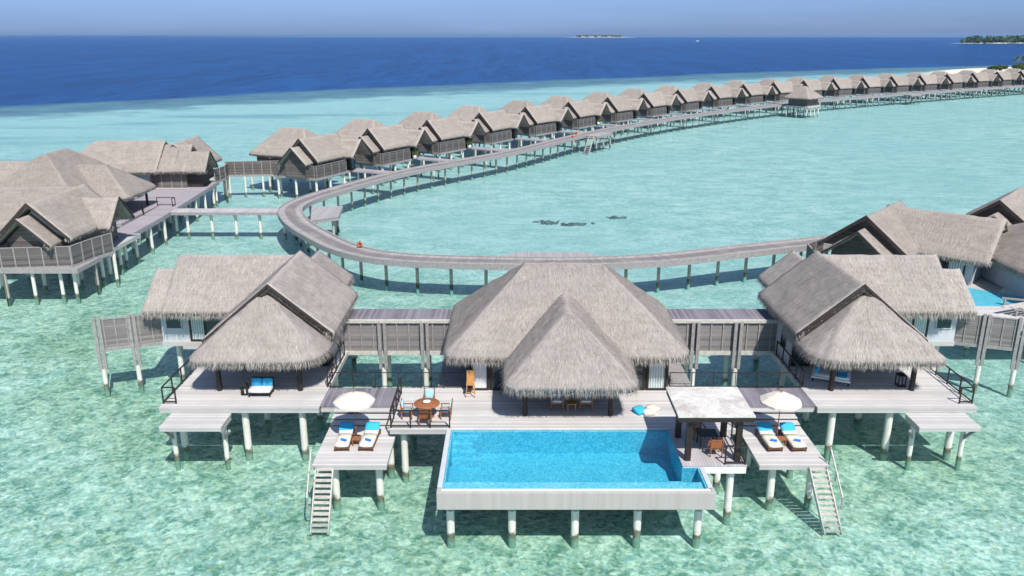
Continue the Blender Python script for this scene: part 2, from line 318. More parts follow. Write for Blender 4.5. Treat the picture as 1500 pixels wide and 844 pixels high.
class MB:
    """collects shapes; build() links them as one mesh object, coordinates given in the frame of the root's parent space"""
    def __init__(s): s.v = []; s.f = []; s.sm = []
    def add(s, vs, fs, smooth=False):
        b = len(s.v); s.v += [Vector(v) for v in vs]
        for f in fs: s.f.append([b + i for i in f]); s.sm.append(smooth)
        return s
    def box(s, x0, x1, y0, y1, z0, z1, mat=None):
        vs = [Vector((x, y, z)) for z in (z0, z1) for y in (y0, y1) for x in (x0, x1)]
        if mat: vs = [mat @ v for v in vs]
        return s.add(vs, [(0, 2, 3, 1), (4, 5, 7, 6), (0, 1, 5, 4), (2, 6, 7, 3), (0, 4, 6, 2), (1, 3, 7, 5)])
    def rbox(s, c, d, rz=0.0, rx=0.0, ry=0.0):
        m = Matrix.Translation(c) @ Matrix.Rotation(rz, 4, 'Z') @ Matrix.Rotation(rx, 4, 'X') @ Matrix.Rotation(ry, 4, 'Y')
        a, b, e = d[0] / 2, d[1] / 2, d[2] / 2
        return s.box(-a, a, -b, b, -e, e, m)
    def bar(s, p, q, w, h=None):
        p, q = Vector(p), Vector(q); h = h or w; d = q - p; Ln = d.length
        if Ln < 1e-5: return s
        z = d.normalized(); up = Vector((0, 0, 1)) if abs(z.z) < 0.95 else Vector((0, 1, 0))
        x = z.cross(up).normalized(); y = x.cross(z)
        vs = [p + z * t + x * a * w / 2 + y * b * h / 2 for t in (0, Ln) for b in (-1, 1) for a in (-1, 1)]
        return s.add(vs, [(0, 2, 3, 1), (4, 5, 7, 6), (0, 1, 5, 4), (2, 6, 7, 3), (0, 4, 6, 2), (1, 3, 7, 5)])
    def cyl(s, p, q, r0, r1=None, n=14, caps=True):
        p, q = Vector(p), Vector(q); r1 = r0 if r1 is None else r1; z = (q - p).normalized()
        up = Vector((0, 0, 1)) if abs(z.z) < 0.95 else Vector((0, 1, 0)); x = z.cross(up).normalized(); y = z.cross(x)
        vs = []
        for c, r in ((p, r0), (q, r1)):
            for i in range(n):
                a = 2 * math.pi * i / n; vs.append(c + x * math.cos(a) * r + y * math.sin(a) * r)
        s.add(vs, [(i, (i + 1) % n, n + (i + 1) % n, n + i) for i in range(n)], True)
        if caps:
            s.add(vs[:n], [tuple(range(n))]); s.add(vs[n:], [tuple(range(n))])
        return s
    def lathe(s, prof, c=(0, 0, 0), n=20):
        c = Vector(c); vs = []; k = len(prof)
        for r, z in prof:
            for i in range(n):
                a = 2 * math.pi * i / n; vs.append(c + Vector((r * math.cos(a), r * math.sin(a), z)))
        fs = [(j * n + i, j * n + (i + 1) % n, (j + 1) * n + (i + 1) % n, (j + 1) * n + i) for j in range(k - 1) for i in range(n)]
        return s.add(vs, fs, True)
    def prism(s, pts, z0, z1):
        n = len(pts); vs = [(p[0], p[1], z0) for p in pts] + [(p[0], p[1], z1) for p in pts]
        return s.add(vs, [tuple(range(n)), tuple(range(n, 2 * n))] + [(i, (i + 1) % n, n + (i + 1) % n, n + i) for i in range(n)])
    def pad(s, c, d, rz=0, rx=0, n=3, puff=0.35):
        """soft cushion: a rounded, slightly puffed box"""
        m = Matrix.Translation(c) @ Matrix.Rotation(rz, 4, 'Z') @ Matrix.Rotation(rx, 4, 'X')
        bm = bmesh.new(); bmesh.ops.create_cube(bm, size=2); bmesh.ops.subdivide_edges(bm, edges=bm.edges[:], cuts=n, use_grid_fill=True)
        for v in bm.verts:
            p = v.co; e = (1 - abs(p.x) ** 3 * 0.0) ; k = 1 - puff * (abs(p.x) ** 4 + abs(p.y) ** 4) * 0.5
            q = Vector((p.x * (1 - 0.06 * p.y * p.y), p.y * (1 - 0.06 * p.x * p.x), p.z * max(k, 0.2)))
            v.co = m @ Vector((q.x * d[0] / 2, q.y * d[1] / 2, q.z * d[2] / 2))
        bm.verts.index_update()
        s.add([v.co.copy() for v in bm.verts], [[v.index for v in f.verts] for f in bm.faces], True); bm.free(); return s
    def build(s, name, mat, parent=None, loc=None, bevel=0.0, label=None):
        o0 = ORG[parent] if parent is not None else (Vector(loc) if loc is not None else Vector((0, 0, 0)))
        me = bpy.data.meshes.new(name); me.from_pydata([v - o0 for v in s.v], [], s.f)
        bm = bmesh.new(); bm.from_mesh(me); bmesh.ops.recalc_face_normals(bm, faces=bm.faces[:])
        bm.to_mesh(me); bm.free()
        for i, p in enumerate(me.polygons): p.use_smooth = s.sm[i] if i < len(s.sm) else False
        o = link(me, name, mat, parent, loc)
        if bevel > 0:
            b = o.modifiers.new('bevel', 'BEVEL'); b.width = bevel; b.segments = 2; b.limit_method = 'ANGLE'
        if label: o['label'] = label
        return o
def one(name, label, cat, mb, mat, loc, group=None, bevel=0):
    o = mb.build(name, mat, None, loc, bevel); return tag(o, label, cat, group)

# ------------------------------------------------------------------ thatch roofs
class Thatch:
    def __init__(s, res=0.3, strand=40, shag=0, sw=0.055, sl=0.42, th=0.30, rough=0.05):
        s.v = []; s.f = []; s.uv = []; s.sm = []; s.att = []; s.res = res; s.strand = strand; s.shag = shag; s.sw = sw; s.sl = sl; s.th = th; s.rough = rough
        s.rd = random.Random(11)
    def _emit(s, bm, uvl):
        bm.verts.index_update(); b = len(s.v)
        rl = bm.verts.layers.float['ridge']; s.v += [v.co.copy() for v in bm.verts]; s.att += [v[rl] for v in bm.verts]
        for f in bm.faces:
            s.f.append([b + v.index for v in f.verts]); s.uv += [tuple(l[uvl].uv) for l in f.loops]; s.sm.append(True)
    def tri(s, a, b, c, uv):
        n = len(s.v); s.v += [a, b, c]; s.att += [0.0] * 3; s.f.append([n, n + 1, n + 2]); s.uv += [uv] * 3; s.sm.append(False)
    def shell(s, facets, ze, nv, corners=(), cr0=0.9, ucount=None, smooth=None):
        """facets: (a,b,c,d) with a-b the eave, d-c the top"""
        bm = bmesh.new(); uvl = bm.loops.layers.uv.new('UVMap'); rl = bm.verts.layers.float.new('ridge'); rd = s.rd
        for (a, b, c, d) in facets:
            a, b, c, d = map(Vector, (a, b, c, d))
            nu = max(2, int(round((a - b).length / s.res))); H = ((d + c) / 2 - (a + b) / 2).length; Ln = (b - a).length
            off = rd.uniform(0, 50)
            grid = []
            for j in range(nv + 1):
                row = []
                for i in range(nu + 1):
                    u = i / nu; v = j / nv
                    p = (a.lerp(b, u)).lerp(d.lerp(c, u), v); nv_ = bm.verts.new(p); nv_[rl] = 1.0 if (i in (0, nu) or j == nv) else 0.0; row.append((nv_, (off + u * Ln, v * H)))
                grid.append(row)
            for j in range(nv):
                for i in range(nu):
                    q = [grid[j][i], grid[j][i + 1], grid[j + 1][i + 1], grid[j + 1][i]]
                    try:
                        f = bm.faces.new([x[0] for x in q])
                        for l, x in zip(f.loops, q): l[uvl].uv = x[1]
                    except ValueError: pass
        bmesh.ops.remove_doubles(bm, verts=bm.verts[:], dist=0.004)
        bmesh.ops.dissolve_degenerate(bm, dist=0.002, edges=bm.edges[:])
        bmesh.ops.recalc_face_normals(bm, faces=bm.faces[:])
        zs = sum(f.normal.z for f in bm.faces)
        if zs < 0: bmesh.ops.reverse_faces(bm, faces=bm.faces[:])
        inner = [v for v in bm.verts if not v.is_boundary]
        for _ in range(smooth if smooth is not None else (9 if s.res < .35 else 3)): bmesh.ops.smooth_vert(bm, verts=inner, factor=0.5, use_axis_x=True, use_axis_y=True, use_axis_z=True)
        for (cx, cy, sx, sy, *rr_) in corners:
            cr = rr_[0] if rr_ else cr0                     # rounded eave corners (square to circle)
            ox, oy = cx - sx * cr, cy - sy * cr
            for v in bm.verts:
                dx, dy = (v.co.x - ox) * sx, (v.co.y - oy) * sy
                if dx > 1e-4 and dy > 1e-4 and max(dx, dy) <= cr * 1.01:
                    k = max(dx, dy) / math.hypot(dx, dy); v.co.x = ox + sx * dx * k; v.co.y = oy + sy * dy * k
        bm.normal_update()
        for v in bm.verts:
            n = noise.noise(v.co * 0.9) + 0.6 * noise.noise(v.co * 2.7)
            if not v.is_boundary: v.co += v.normal * n * s.rough
            else: v.co.z += n * s.rough * 0.5
        bm.normal_update()
        for _ in range(2):                                   # soften the lighter strip along hips and ridges
            val = {v: (v[rl] * 2 + sum(e.other_vert(v)[rl] for e in v.link_edges) / max(1, len(v.link_edges))) / 3 for v in bm.verts}
            for v, q in val.items(): v[rl] = q
        # surface shag: small reeds lying on the slope
        if s.shag:
            for f in bm.faces:
                k = f.calc_area() * s.shag; k = int(k) + (1 if rd.random() < k % 1 else 0)
                n = f.normal; dn = Vector((0, 0, -1)) - n * (-n.z)
                if dn.length < 1e-3: continue
                dn.normalize(); sd = n.cross(dn)
                vs = f.verts[:]
                for _ in range(k):
                    w = [rd.random() for _ in vs]; t = sum(w); p = sum((vs[i].co * (w[i] / t) for i in range(len(vs))), Vector())
                    dd = (dn + sd * rd.gauss(0, 0.22)).normalized(); ln = rd.uniform(0.22, 0.55); wd = s.sw * rd.uniform(0.5, 1.0); q = n.cross(dd)
                    if sum(v[rl] for v in vs) / len(vs) > rd.uniform(.15, .8): continue
                    s.tri(p + q * wd / 2 + n * 0.004, p - q * wd / 2 + n * 0.004, p + dd * ln + n * rd.uniform(0.002, 0.014), (rd.uniform(300, 390), rd.uniform(0, 90)))
        # eave fringe
        cen = sum((v.co for v in bm.verts), Vector()) / len(bm.verts)
        bed = [e for e in bm.edges if e.is_boundary]
        for e in bed:
            a, b = e.verts[0].co.copy(), e.verts[1].co.copy()
            f = e.link_faces[0]; n = f.normal; t = (b - a).normalized()
            o = t.cross(n); fc = f.calc_center_median()
            if (fc - (a + b) / 2).dot(o) > 0: o = -o
            eave = (a.z + b.z) / 2 < ze + 0.35
            if not eave and abs(t.z) < 0.05: continue
            dens = s.strand if eave else s.strand * 0.35
            k = (b - a).length * dens; k = int(k) + (1 if rd.random() < k % 1 else 0)
            for _ in range(k):
                lay = rd.random(); p = a.lerp(b, rd.random()) - o * rd.uniform(0.0, 0.22) - n * (lay * s.th * 0.8) + n * 0.02
                dd = (o * rd.uniform(0.35, 1.0) + Vector((0, 0, -1)) * rd.uniform(0.5, 1.4) + t * rd.gauss(0, 0.22)).normalized() if eave else (o * 0.7 + Vector((0, 0, -0.5)) + t * rd.gauss(0, 0.4)).normalized()
                ln = s.sl * rd.uniform(0.7, 1.1) * (1 if eave else 0.45); wd = s.sw * rd.uniform(0.6, 1.4)
                s.tri(p + t * wd / 2, p - t * wd / 2, p + dd * ln + t * rd.gauss(0, 0.03), (rd.uniform(300, 390), rd.uniform(0, 90)))
        # underside and edge
        dup = {v: bm.verts.new(v.co - Vector((0, 0, s.th)) ) for v in list(bm.verts)}
        for f in list(bm.faces):
            nf = bm.faces.new([dup[v] for v in reversed(f.verts)])
            for l in nf.loops: l[uvl].uv = (l.vert.co.x + l.vert.co.y, l.vert.co.z)
        for e in bed:
            a, b = e.verts; l0 = [l for l in e.link_faces[0].loops if l.edge == e][0]
            a, b = l0.vert, l0.link_loop_next.vert
            try:
                nf = bm.faces.new([b, a, dup[a], dup[b]])
                for l in nf.loops: l[uvl].uv = ((l.vert.co.x + l.vert.co.y) , l.vert.co.z * 2)
            except ValueError: pass
        s._emit(bm, uvl); bm.free(); return s
    def hip(s, x0, x1, y0, y1, ze, zr, axis='x', ends=(True, True), run=None, cr=0.9, corners=None):
        P = Vector
        if axis == 'x':
            ym = (y0 + y1) / 2; r = run or (y1 - y0) / 2; a = x0 + (r if ends[0] else 0); b = x1 - (r if ends[1] else 0)
            nv = max(3, int(math.hypot((y1 - y0) / 2, zr - ze) / s.res))
            fc = [(P((x0, y0, ze)), P((x1, y0, ze)), P((b, ym, zr)), P((a, ym, zr))), (P((x1, y1, ze)), P((x0, y1, ze)), P((a, ym, zr)), P((b, ym, zr)))]
            if ends[0]: fc.append((P((x0, y1, ze)), P((x0, y0, ze)), P((a, ym, zr)), P((a, ym, zr))))
            if ends[1]: fc.append((P((x1, y0, ze)), P((x1, y1, ze)), P((b, ym, zr)), P((b, ym, zr))))
        else:
            xm = (x0 + x1) / 2; r = run or (x1 - x0) / 2; a = y0 + (r if ends[0] else 0); b = y1 - (r if ends[1] else 0)
            nv = max(3, int(math.hypot((x1 - x0) / 2, zr - ze) / s.res))
            fc = [(P((x1, y0, ze)), P((x1, y1, ze)), P((xm, b, zr)), P((xm, a, zr))), (P((x0, y1, ze)), P((x0, y0, ze)), P((xm, a, zr)), P((xm, b, zr)))]
            if ends[0]: fc.append((P((x0, y0, ze)), P((x1, y0, ze)), P((xm, a, zr)), P((xm, a, zr))))
            if ends[1]: fc.append((P((x1, y1, ze)), P((x0, y1, ze)), P((xm, b, zr)), P((xm, b, zr))))
        cs = []
        e0, e1 = ends
        if axis == 'x':
            if e0: cs += [(x0, y0, -1, -1), (x0, y1, -1, 1)]
            if e1: cs += [(x1, y0, 1, -1), (x1, y1, 1, 1)]
        else:
            if e0: cs += [(x0, y0, -1, -1), (x1, y0, 1, -1)]
            if e1: cs += [(x0, y1, -1, 1), (x1, y1, 1, 1)]
        if corners: cs = corners
        return s.shell(fc, ze, nv, cs, cr)
    def gable(s, p0, p1, hw, ze, zr, right=None):
        """free direction gable: ridge from p0 to p1 (plan points)"""
        a, b = Vector((p0[0], p0[1], zr)), Vector((p1[0], p1[1], zr)); d = (b - a).normalized(); n = Vector((-d.y, d.x, 0))
        nv = max(3, int(math.hypot(hw, zr - ze) / s.res)); dz = Vector((0, 0, ze - zr))
        hr = right or (hw, hw)                                # (half width on the right, on the left): one slope may be shorter
        r0, r1 = hr; d0, d1 = dz * (r0 / hw), dz * (r1 / hw)
        return s.shell([(a - n * r0 + d0, b - n * r0 + d0, b, a), (b + n * r1 + d1, a + n * r1 + d1, a, b)], max(ze, zr + d0.z, zr + d1.z), nv, smooth=1)
    def build(s, name, mat, parent):
        o0 = ORG[parent]; me = bpy.data.meshes.new(name); me.from_pydata([v - o0 for v in s.v], [], s.f)
        ul = me.uv_layers.new(name='UVMap'); flat = [x for u in s.uv for x in u]; ul.data.foreach_set('uv', flat)
        me.polygons.foreach_set('use_smooth', s.sm); at = me.attributes.new('ridge', 'FLOAT', 'POINT'); at.data.foreach_set('value', s.att); me.update()
        return link(me, name, mat, parent)

def gable_trim(mb, x_or_pts, w=0.16, h=0.26):
    for p, q in x_or_pts: mb.bar(p, q, w, h)
    return mb
def piles(parent, pts, ztop, r=0.18, mat='pile', zb=-1.6, name='pile', n=14):
    for (x, y) in pts: MB().cyl((x, y, zb), (x, y, ztop), r, None, n).build(name, M[mat], parent)
def rail_run(parent, pts, z, h=0.95, step=1.2, w=0.055, low=0.12, mid=None):
    """posts as parts, one part for the rails; straight runs between pts"""
    rb = MB(); posts = []
    for (a, b) in zip(pts, pts[1:]):
        a, b = Vector((a[0], a[1], z)), Vector((b[0], b[1], z)); n = max(1, int(round((b - a).length / step)))
        u = Vector((0, 0, 1))
        rb.bar(a + u * h, b + u * h, w * 1.3, w); rb.bar(a + u * low, b + u * low, w, w)
        if mid: rb.bar(a + u * mid, b + u * mid, w * 0.8, w * 0.8)
        for i in range(n + 1):
            p = a.lerp(b, i / n)
            if not any((p - q).length < 0.05 for q in posts): posts.append(p)
    rb.build('rail', M['dark_timber'], parent)
    for p in posts: MB().box(p.x - w * .6, p.x + w * .6, p.y - w * .6, p.y + w * .6, z - 0.02, z + h - w / 2 - .003).build('post', M['dark_timber'], parent)
# ================================================================== SETTING: seabed, sea
ZD = 2.7
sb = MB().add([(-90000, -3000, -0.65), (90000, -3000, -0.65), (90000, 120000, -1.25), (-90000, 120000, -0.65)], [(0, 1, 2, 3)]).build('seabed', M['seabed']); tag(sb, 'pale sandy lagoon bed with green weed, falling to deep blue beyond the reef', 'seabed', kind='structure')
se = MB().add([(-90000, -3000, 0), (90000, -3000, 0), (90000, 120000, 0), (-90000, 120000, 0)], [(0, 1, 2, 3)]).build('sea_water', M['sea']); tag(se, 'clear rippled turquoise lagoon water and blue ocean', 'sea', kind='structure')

# ================================================================== FOREGROUND VILLA
def slab(parent, x0, x1, y0, y1, z, mat='deck', name='boards', fh=0.24, fas='fascia', sides='fblr', t=0.08):
    MB().box(x0, x1, y0, y1, z - t, z).build(name, M[mat], parent)
    f = MB(); e = 0.06
    if 'f' in sides: f.box(x0 + .02, x1 - .02, y0 + .02, y0 + .02 + e, z - t - fh, z - t - .002)
    if 'b' in sides: f.box(x0 + .02, x1 - .02, y1 - .02 - e, y1 - .02, z - t - fh, z - t - .002)
    if 'l' in sides: f.box(x0 + .02, x0 + .02 + e, y0 + .085, y1 - .085, z - t - fh, z - t - .002)
    if 'r' in sides: f.box(x1 - .02 - e, x1 - .02, y0 + .085, y1 - .085, z - t - fh, z - t - .002)
    n = max(1, int((x1 - x0) / 1.5))
    for i in range(1, n + 1):
        x = x0 + (x1 - x0) * i / (n + 1); f.box(x - .05, x + .05, y0 + .1, y1 - .1, z - t - fh * .8, z - t - .004)
    f.build('fascia', M[fas], parent)
def panel_door(parent, x0, x1, y, z0, z1, pane='glass', name='door', fr=0.09, n=1, mat='dark_timber'):
    """a framed door or window on a wall facing -Y; frame is the part, each pane a sub-part"""
    f = MB(); f.box(x0, x1, y - .07, y, z1 - fr, z1); f.box(x0, x1, y - .07, y, z0, z0 + fr)
    w = (x1 - x0 - fr * (n + 1)) / n
    for i in range(n + 1): f.box(x0 + i * (w + fr), x0 + i * (w + fr) + fr, y - .065, y, z0 + fr + .001, z1 - fr - .001)
    o = f.build(name, M[mat], parent)
    for i in range(n):
        a = x0 + fr + i * (w + fr); p = pane if isinstance(pane, str) else pane[i % len(pane)]
        MB().box(a, a + w, y - .035, y - .002, z0 + fr, z1 - fr).build('pane', M[p], o)
    return o
def panel_door_x(parent, x, y0, y1, z0, z1, sgn, pane='glass', name='window', fr=0.09, n=1, mat='dark_timber'):
    f = MB(); a, b = sorted((x, x + sgn * .07)); f.box(a, b, y0, y1, z1 - fr, z1); f.box(a, b, y0, y1, z0, z0 + fr)
    w = (y1 - y0 - fr * (n + 1)) / n; c, d = sorted((x, x + sgn * .065)); e, g = sorted((x + sgn * .002, x + sgn * .035))
    for i in range(n + 1): f.box(c, d, y0 + i * (w + fr), y0 + i * (w + fr) + fr, z0 + fr + .001, z1 - fr - .001)
    o = f.build(name, M[mat], parent)
    for i in range(n):
        q = y0 + fr + i * (w + fr); MB().box(e, g, q, q + w, z0 + fr, z1 - fr).build('pane', M[pane], o)
    return o

# ---- main deck
md = thing('main_deck', 'large grey weathered timber deck on white piles between the pool and the big thatched pavilion', 'deck', (3, 40, ZD))
slab(md, -6.2, 11.35, 37.42, 42.45, ZD, 'deck')
MB().box(-4.2, 10.2, 42.45, 50.2, ZD - .3, ZD - .002).build('floor_base', M['grey_timber'], md)
piles(md, [(-5.55, 38.0), (-5.55, 41.6), (-3.6, 41.6), (-2.2, 44), (-2.2, 49), (3, 41.5), (3, 49), (8.2, 44), (8.2, 49), (8.2, 41.5), (10.9, 38.4), (10.9, 41.6)], ZD - .25)

# ---- central pavilion
mp = thing('thatched_pavilion', 'largest central thatched pavilion with a hipped roof and a hipped porch behind the pool', 'pavilion', (3, 45, ZD), 'thatched pavilions of the near villa')
T = Thatch(res=0.26, strand=130, shag=42, sw=0.038, sl=0.60, th=0.34)
T.hip(-3.75, 9.75, 41.15, 50.65, 5.12, 9.25, 'x', cr=1.0)
T.build('roof', M['thatch'], mp)
T = Thatch(res=0.26, strand=130, shag=42, sw=0.038, sl=0.60, th=0.34)
T.hip(-0.42, 6.42, 37.55, 46.2, 4.92, 7.95, 'y', ends=(True, False), cr=0.8)
T.build('porch_roof', M['thatch'], mp)
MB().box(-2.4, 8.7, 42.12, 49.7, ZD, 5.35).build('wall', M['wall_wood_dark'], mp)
for i, (a, b, p) in enumerate([(-2.3, -1.3, 'white_fabric'), (-1.2, -0.35, 'glass'), (7.5, 8.6, 'curtain'), (6.55, 7.4, 'glass')]):
    panel_door(mp, a, b, 42.12, ZD + .02, 5.0, p, 'glass_door', .12)
panel_door(mp, -0.2, 6.4, 42.12, ZD + .02, 5.0, ['glass', 'glass', 'glass', 'glass'], 'glass_door', .1, 6)
for x in (0.68, 5.14): MB().cyl((x, 38.97, ZD), (x, 38.97, 5.15), .13, .12).build('post', M['dark_timber'], mp)
MB().box(.3, 5.5, 38.87, 39.07, 4.85, 5.08).build('beam', M['dark_timber'], mp)

# ---- infinity pool
po = thing('infinity_pool', 'blue mosaic infinity pool with a pale rendered front wall, standing on five white piles', 'pool', (2.8, 34.5, ZD))
b = MB()
b.box(-3.05, 8.6, 32.63, 37.4, 1.28, 1.38); b.box(-3.05, 8.6, 32.56, 32.63, 1.28, 2.46)                                # floor
b.box(-3.05, 8.6, 37.28, 37.41, 1.38, 2.60)                              # back wall
b.box(-3.06, -2.98, 31.8, 37.28, 1.86, 2.60)                             # left wall
b.box(7.86, 8.6, 33.68, 37.28, 1.38, 2.58)                               # block under the pavilion floor
b.box(8.55, 8.62, 31.8, 33.68, 1.86, 2.60)
b.build('basin', M['tile'], po)
lg = MB(); lg.box(-2.98, 8.55, 31.80, 32.62, 1.9, 2.47); lg.build('ledge', M['tile_pale'], po)
st = MB()
for i, (x1, y0, z) in enumerate([(-1.7, 36.95, 2.42), (-1.95, 36.6, 2.2), (-1.8, 36.25, 1.98), (-1.5, 35.9, 1.76)]): st.box(-2.979, x1, y0, y0 + .348 if i else 37.279, 1.381, z)
st.build('step', M['tile_step'], po)
st = MB(); st.box(7.3, 7.855, 32.64, 33.67, 1.381, 1.9); st.build('bench', M['tile_pale'], po)
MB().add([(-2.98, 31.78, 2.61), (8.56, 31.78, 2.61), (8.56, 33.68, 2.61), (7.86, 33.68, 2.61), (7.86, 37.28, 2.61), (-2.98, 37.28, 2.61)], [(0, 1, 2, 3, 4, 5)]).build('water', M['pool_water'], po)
fw = MB(); fw.box(-3.3, 8.9, 31.42, 31.58, 1.80, 2.66); fw.box(-3.3, -3.12, 31.58, 31.9, 1.80, 2.655); fw.box(8.72, 8.9, 31.58, 31.9, 1.80, 2.655); fw.build('front_wall', M['facade'], po, bevel=.03)
sd = MB(); sd.box(-3.3, -3.07, 31.9, 37.4, 1.81, 2.68); sd.build('side_wall', M['plaster'], po, bevel=.02)
sd = MB(); sd.box(8.63, 8.86, 31.9, 33.6, 1.81, 2.655); sd.build('side_wall', M['plaster'], po, bevel=.02)
MB().box(-3.11, 8.71, 31.585, 31.795, 1.9, 2.63).build('weir', M['white_paint'], po)
MB().box(-2.9, 8.5, 32.75, 37.2, 1.1, 1.275).build('underside', M['grey_timber'], po)
piles(po, [(-2.78, 32.3), (0, 32.3), (2.85, 32.3), (5.67, 32.3), (8.4, 32.3), (-2.78, 36.6), (0, 36.6), (2.85, 36.6), (5.67, 36.6), (8.3, 36.6)], 1.27, .18)

# ---- pool cabana
cb = thing('pool_cabana', 'open cabana with dark posts and a flat stained white roof beside the pool', 'cabana', (9.35, 35.4, ZD))
MB().box(7.87, 10.85, 33.7, 37.39, ZD - .07, ZD).build('floor', M['deck_long'], cb)
MB().box(7.9, 10.83, 33.72, 37.36, ZD - .42, ZD - .075).build('floor_edge', M['white_paint'], cb)
for x, y in ((8.2, 34.25), (8.2, 36.55), (10.45, 36.6), (10.5, 34.2)): MB().box(x - .13, x + .13, y - .13, y + .13, ZD, 4.9).build('post', M['dark_timber'], cb)
r = MB(); r.box(7.56, 11.08, 33.82, 37.08, 5.06, 5.15); r.build('roof', M['stained_roof'], cb, bevel=.01)
r = MB(); r.box(7.6, 11.04, 33.86, 33.98, 4.82, 5.058); r.box(7.6, 11.04, 36.92, 37.04, 4.82, 5.058); r.box(7.6, 7.72, 33.98, 36.92, 4.82, 5.058); r.box(10.92, 11.04, 33.98, 36.92, 4.82, 5.058)
for i in range(5): r.box(7.72, 10.92, 34.4 + i * .5, 34.48 + i * .5, 4.86, 5.056)
r.build('roof_frame', M['dark_timber'], cb)
piles(cb, [(10.25, 34.15), (9.6, 36.2), (10.4, 36.9)], ZD - .42, .18)

def gable_end(mb, c, hw, ze, zr, d, inset=0.0):
    """triangular wall under a gable: c plan point, d ridge direction"""
    n = Vector((-d.y, d.x, 0)); c = Vector((c[0], c[1], 0)); h = .12
    tri = [c - n * hw + Vector((0, 0, ze)), c + n * hw + Vector((0, 0, ze)), c + Vector((0, 0, zr))]
    mb.add([v for v in tri] + [v + d * h for v in tri], [(0, 1, 2), (3, 5, 4), (0, 3, 4, 1), (1, 4, 5, 2), (2, 5, 3, 0)]); return mb
def barge(parent, c, hw, ze, zr, d, w=.1, h=.26, dz=-.12, sides=(1, 1)):
    """one inverted-V board under a gable edge"""
    n = Vector((-d.y, d.x, 0)); c = Vector((c[0], c[1], 0)); d = d.normalized(); vs = []
    for off in (-w / 2, w / 2):
        for k in (0, 1):
            for s, z in ((-sides[0], zr + (ze - zr) * sides[0]), (0, zr), (sides[1], zr + (ze - zr) * sides[1])): vs.append(c + d * off + n * (s * hw) + Vector((0, 0, z + dz - h * (k - .5))))
    f = []
    for i in range(2): f += [(i, i + 1, i + 4, i + 3), (6 + i, 6 + i + 1, 6 + i + 4, 6 + i + 3), (i, i + 1, i + 7, i + 6), (3 + i, 4 + i, 10 + i, 9 + i)]
    f += [(0, 3, 9, 6), (2, 5, 11, 8)]
    return MB().add(vs, f).build('bargeboard', M['wall_wood_dark'], parent)
VX, VY = Vector((1, 0, 0)), Vector((0, 1, 0))
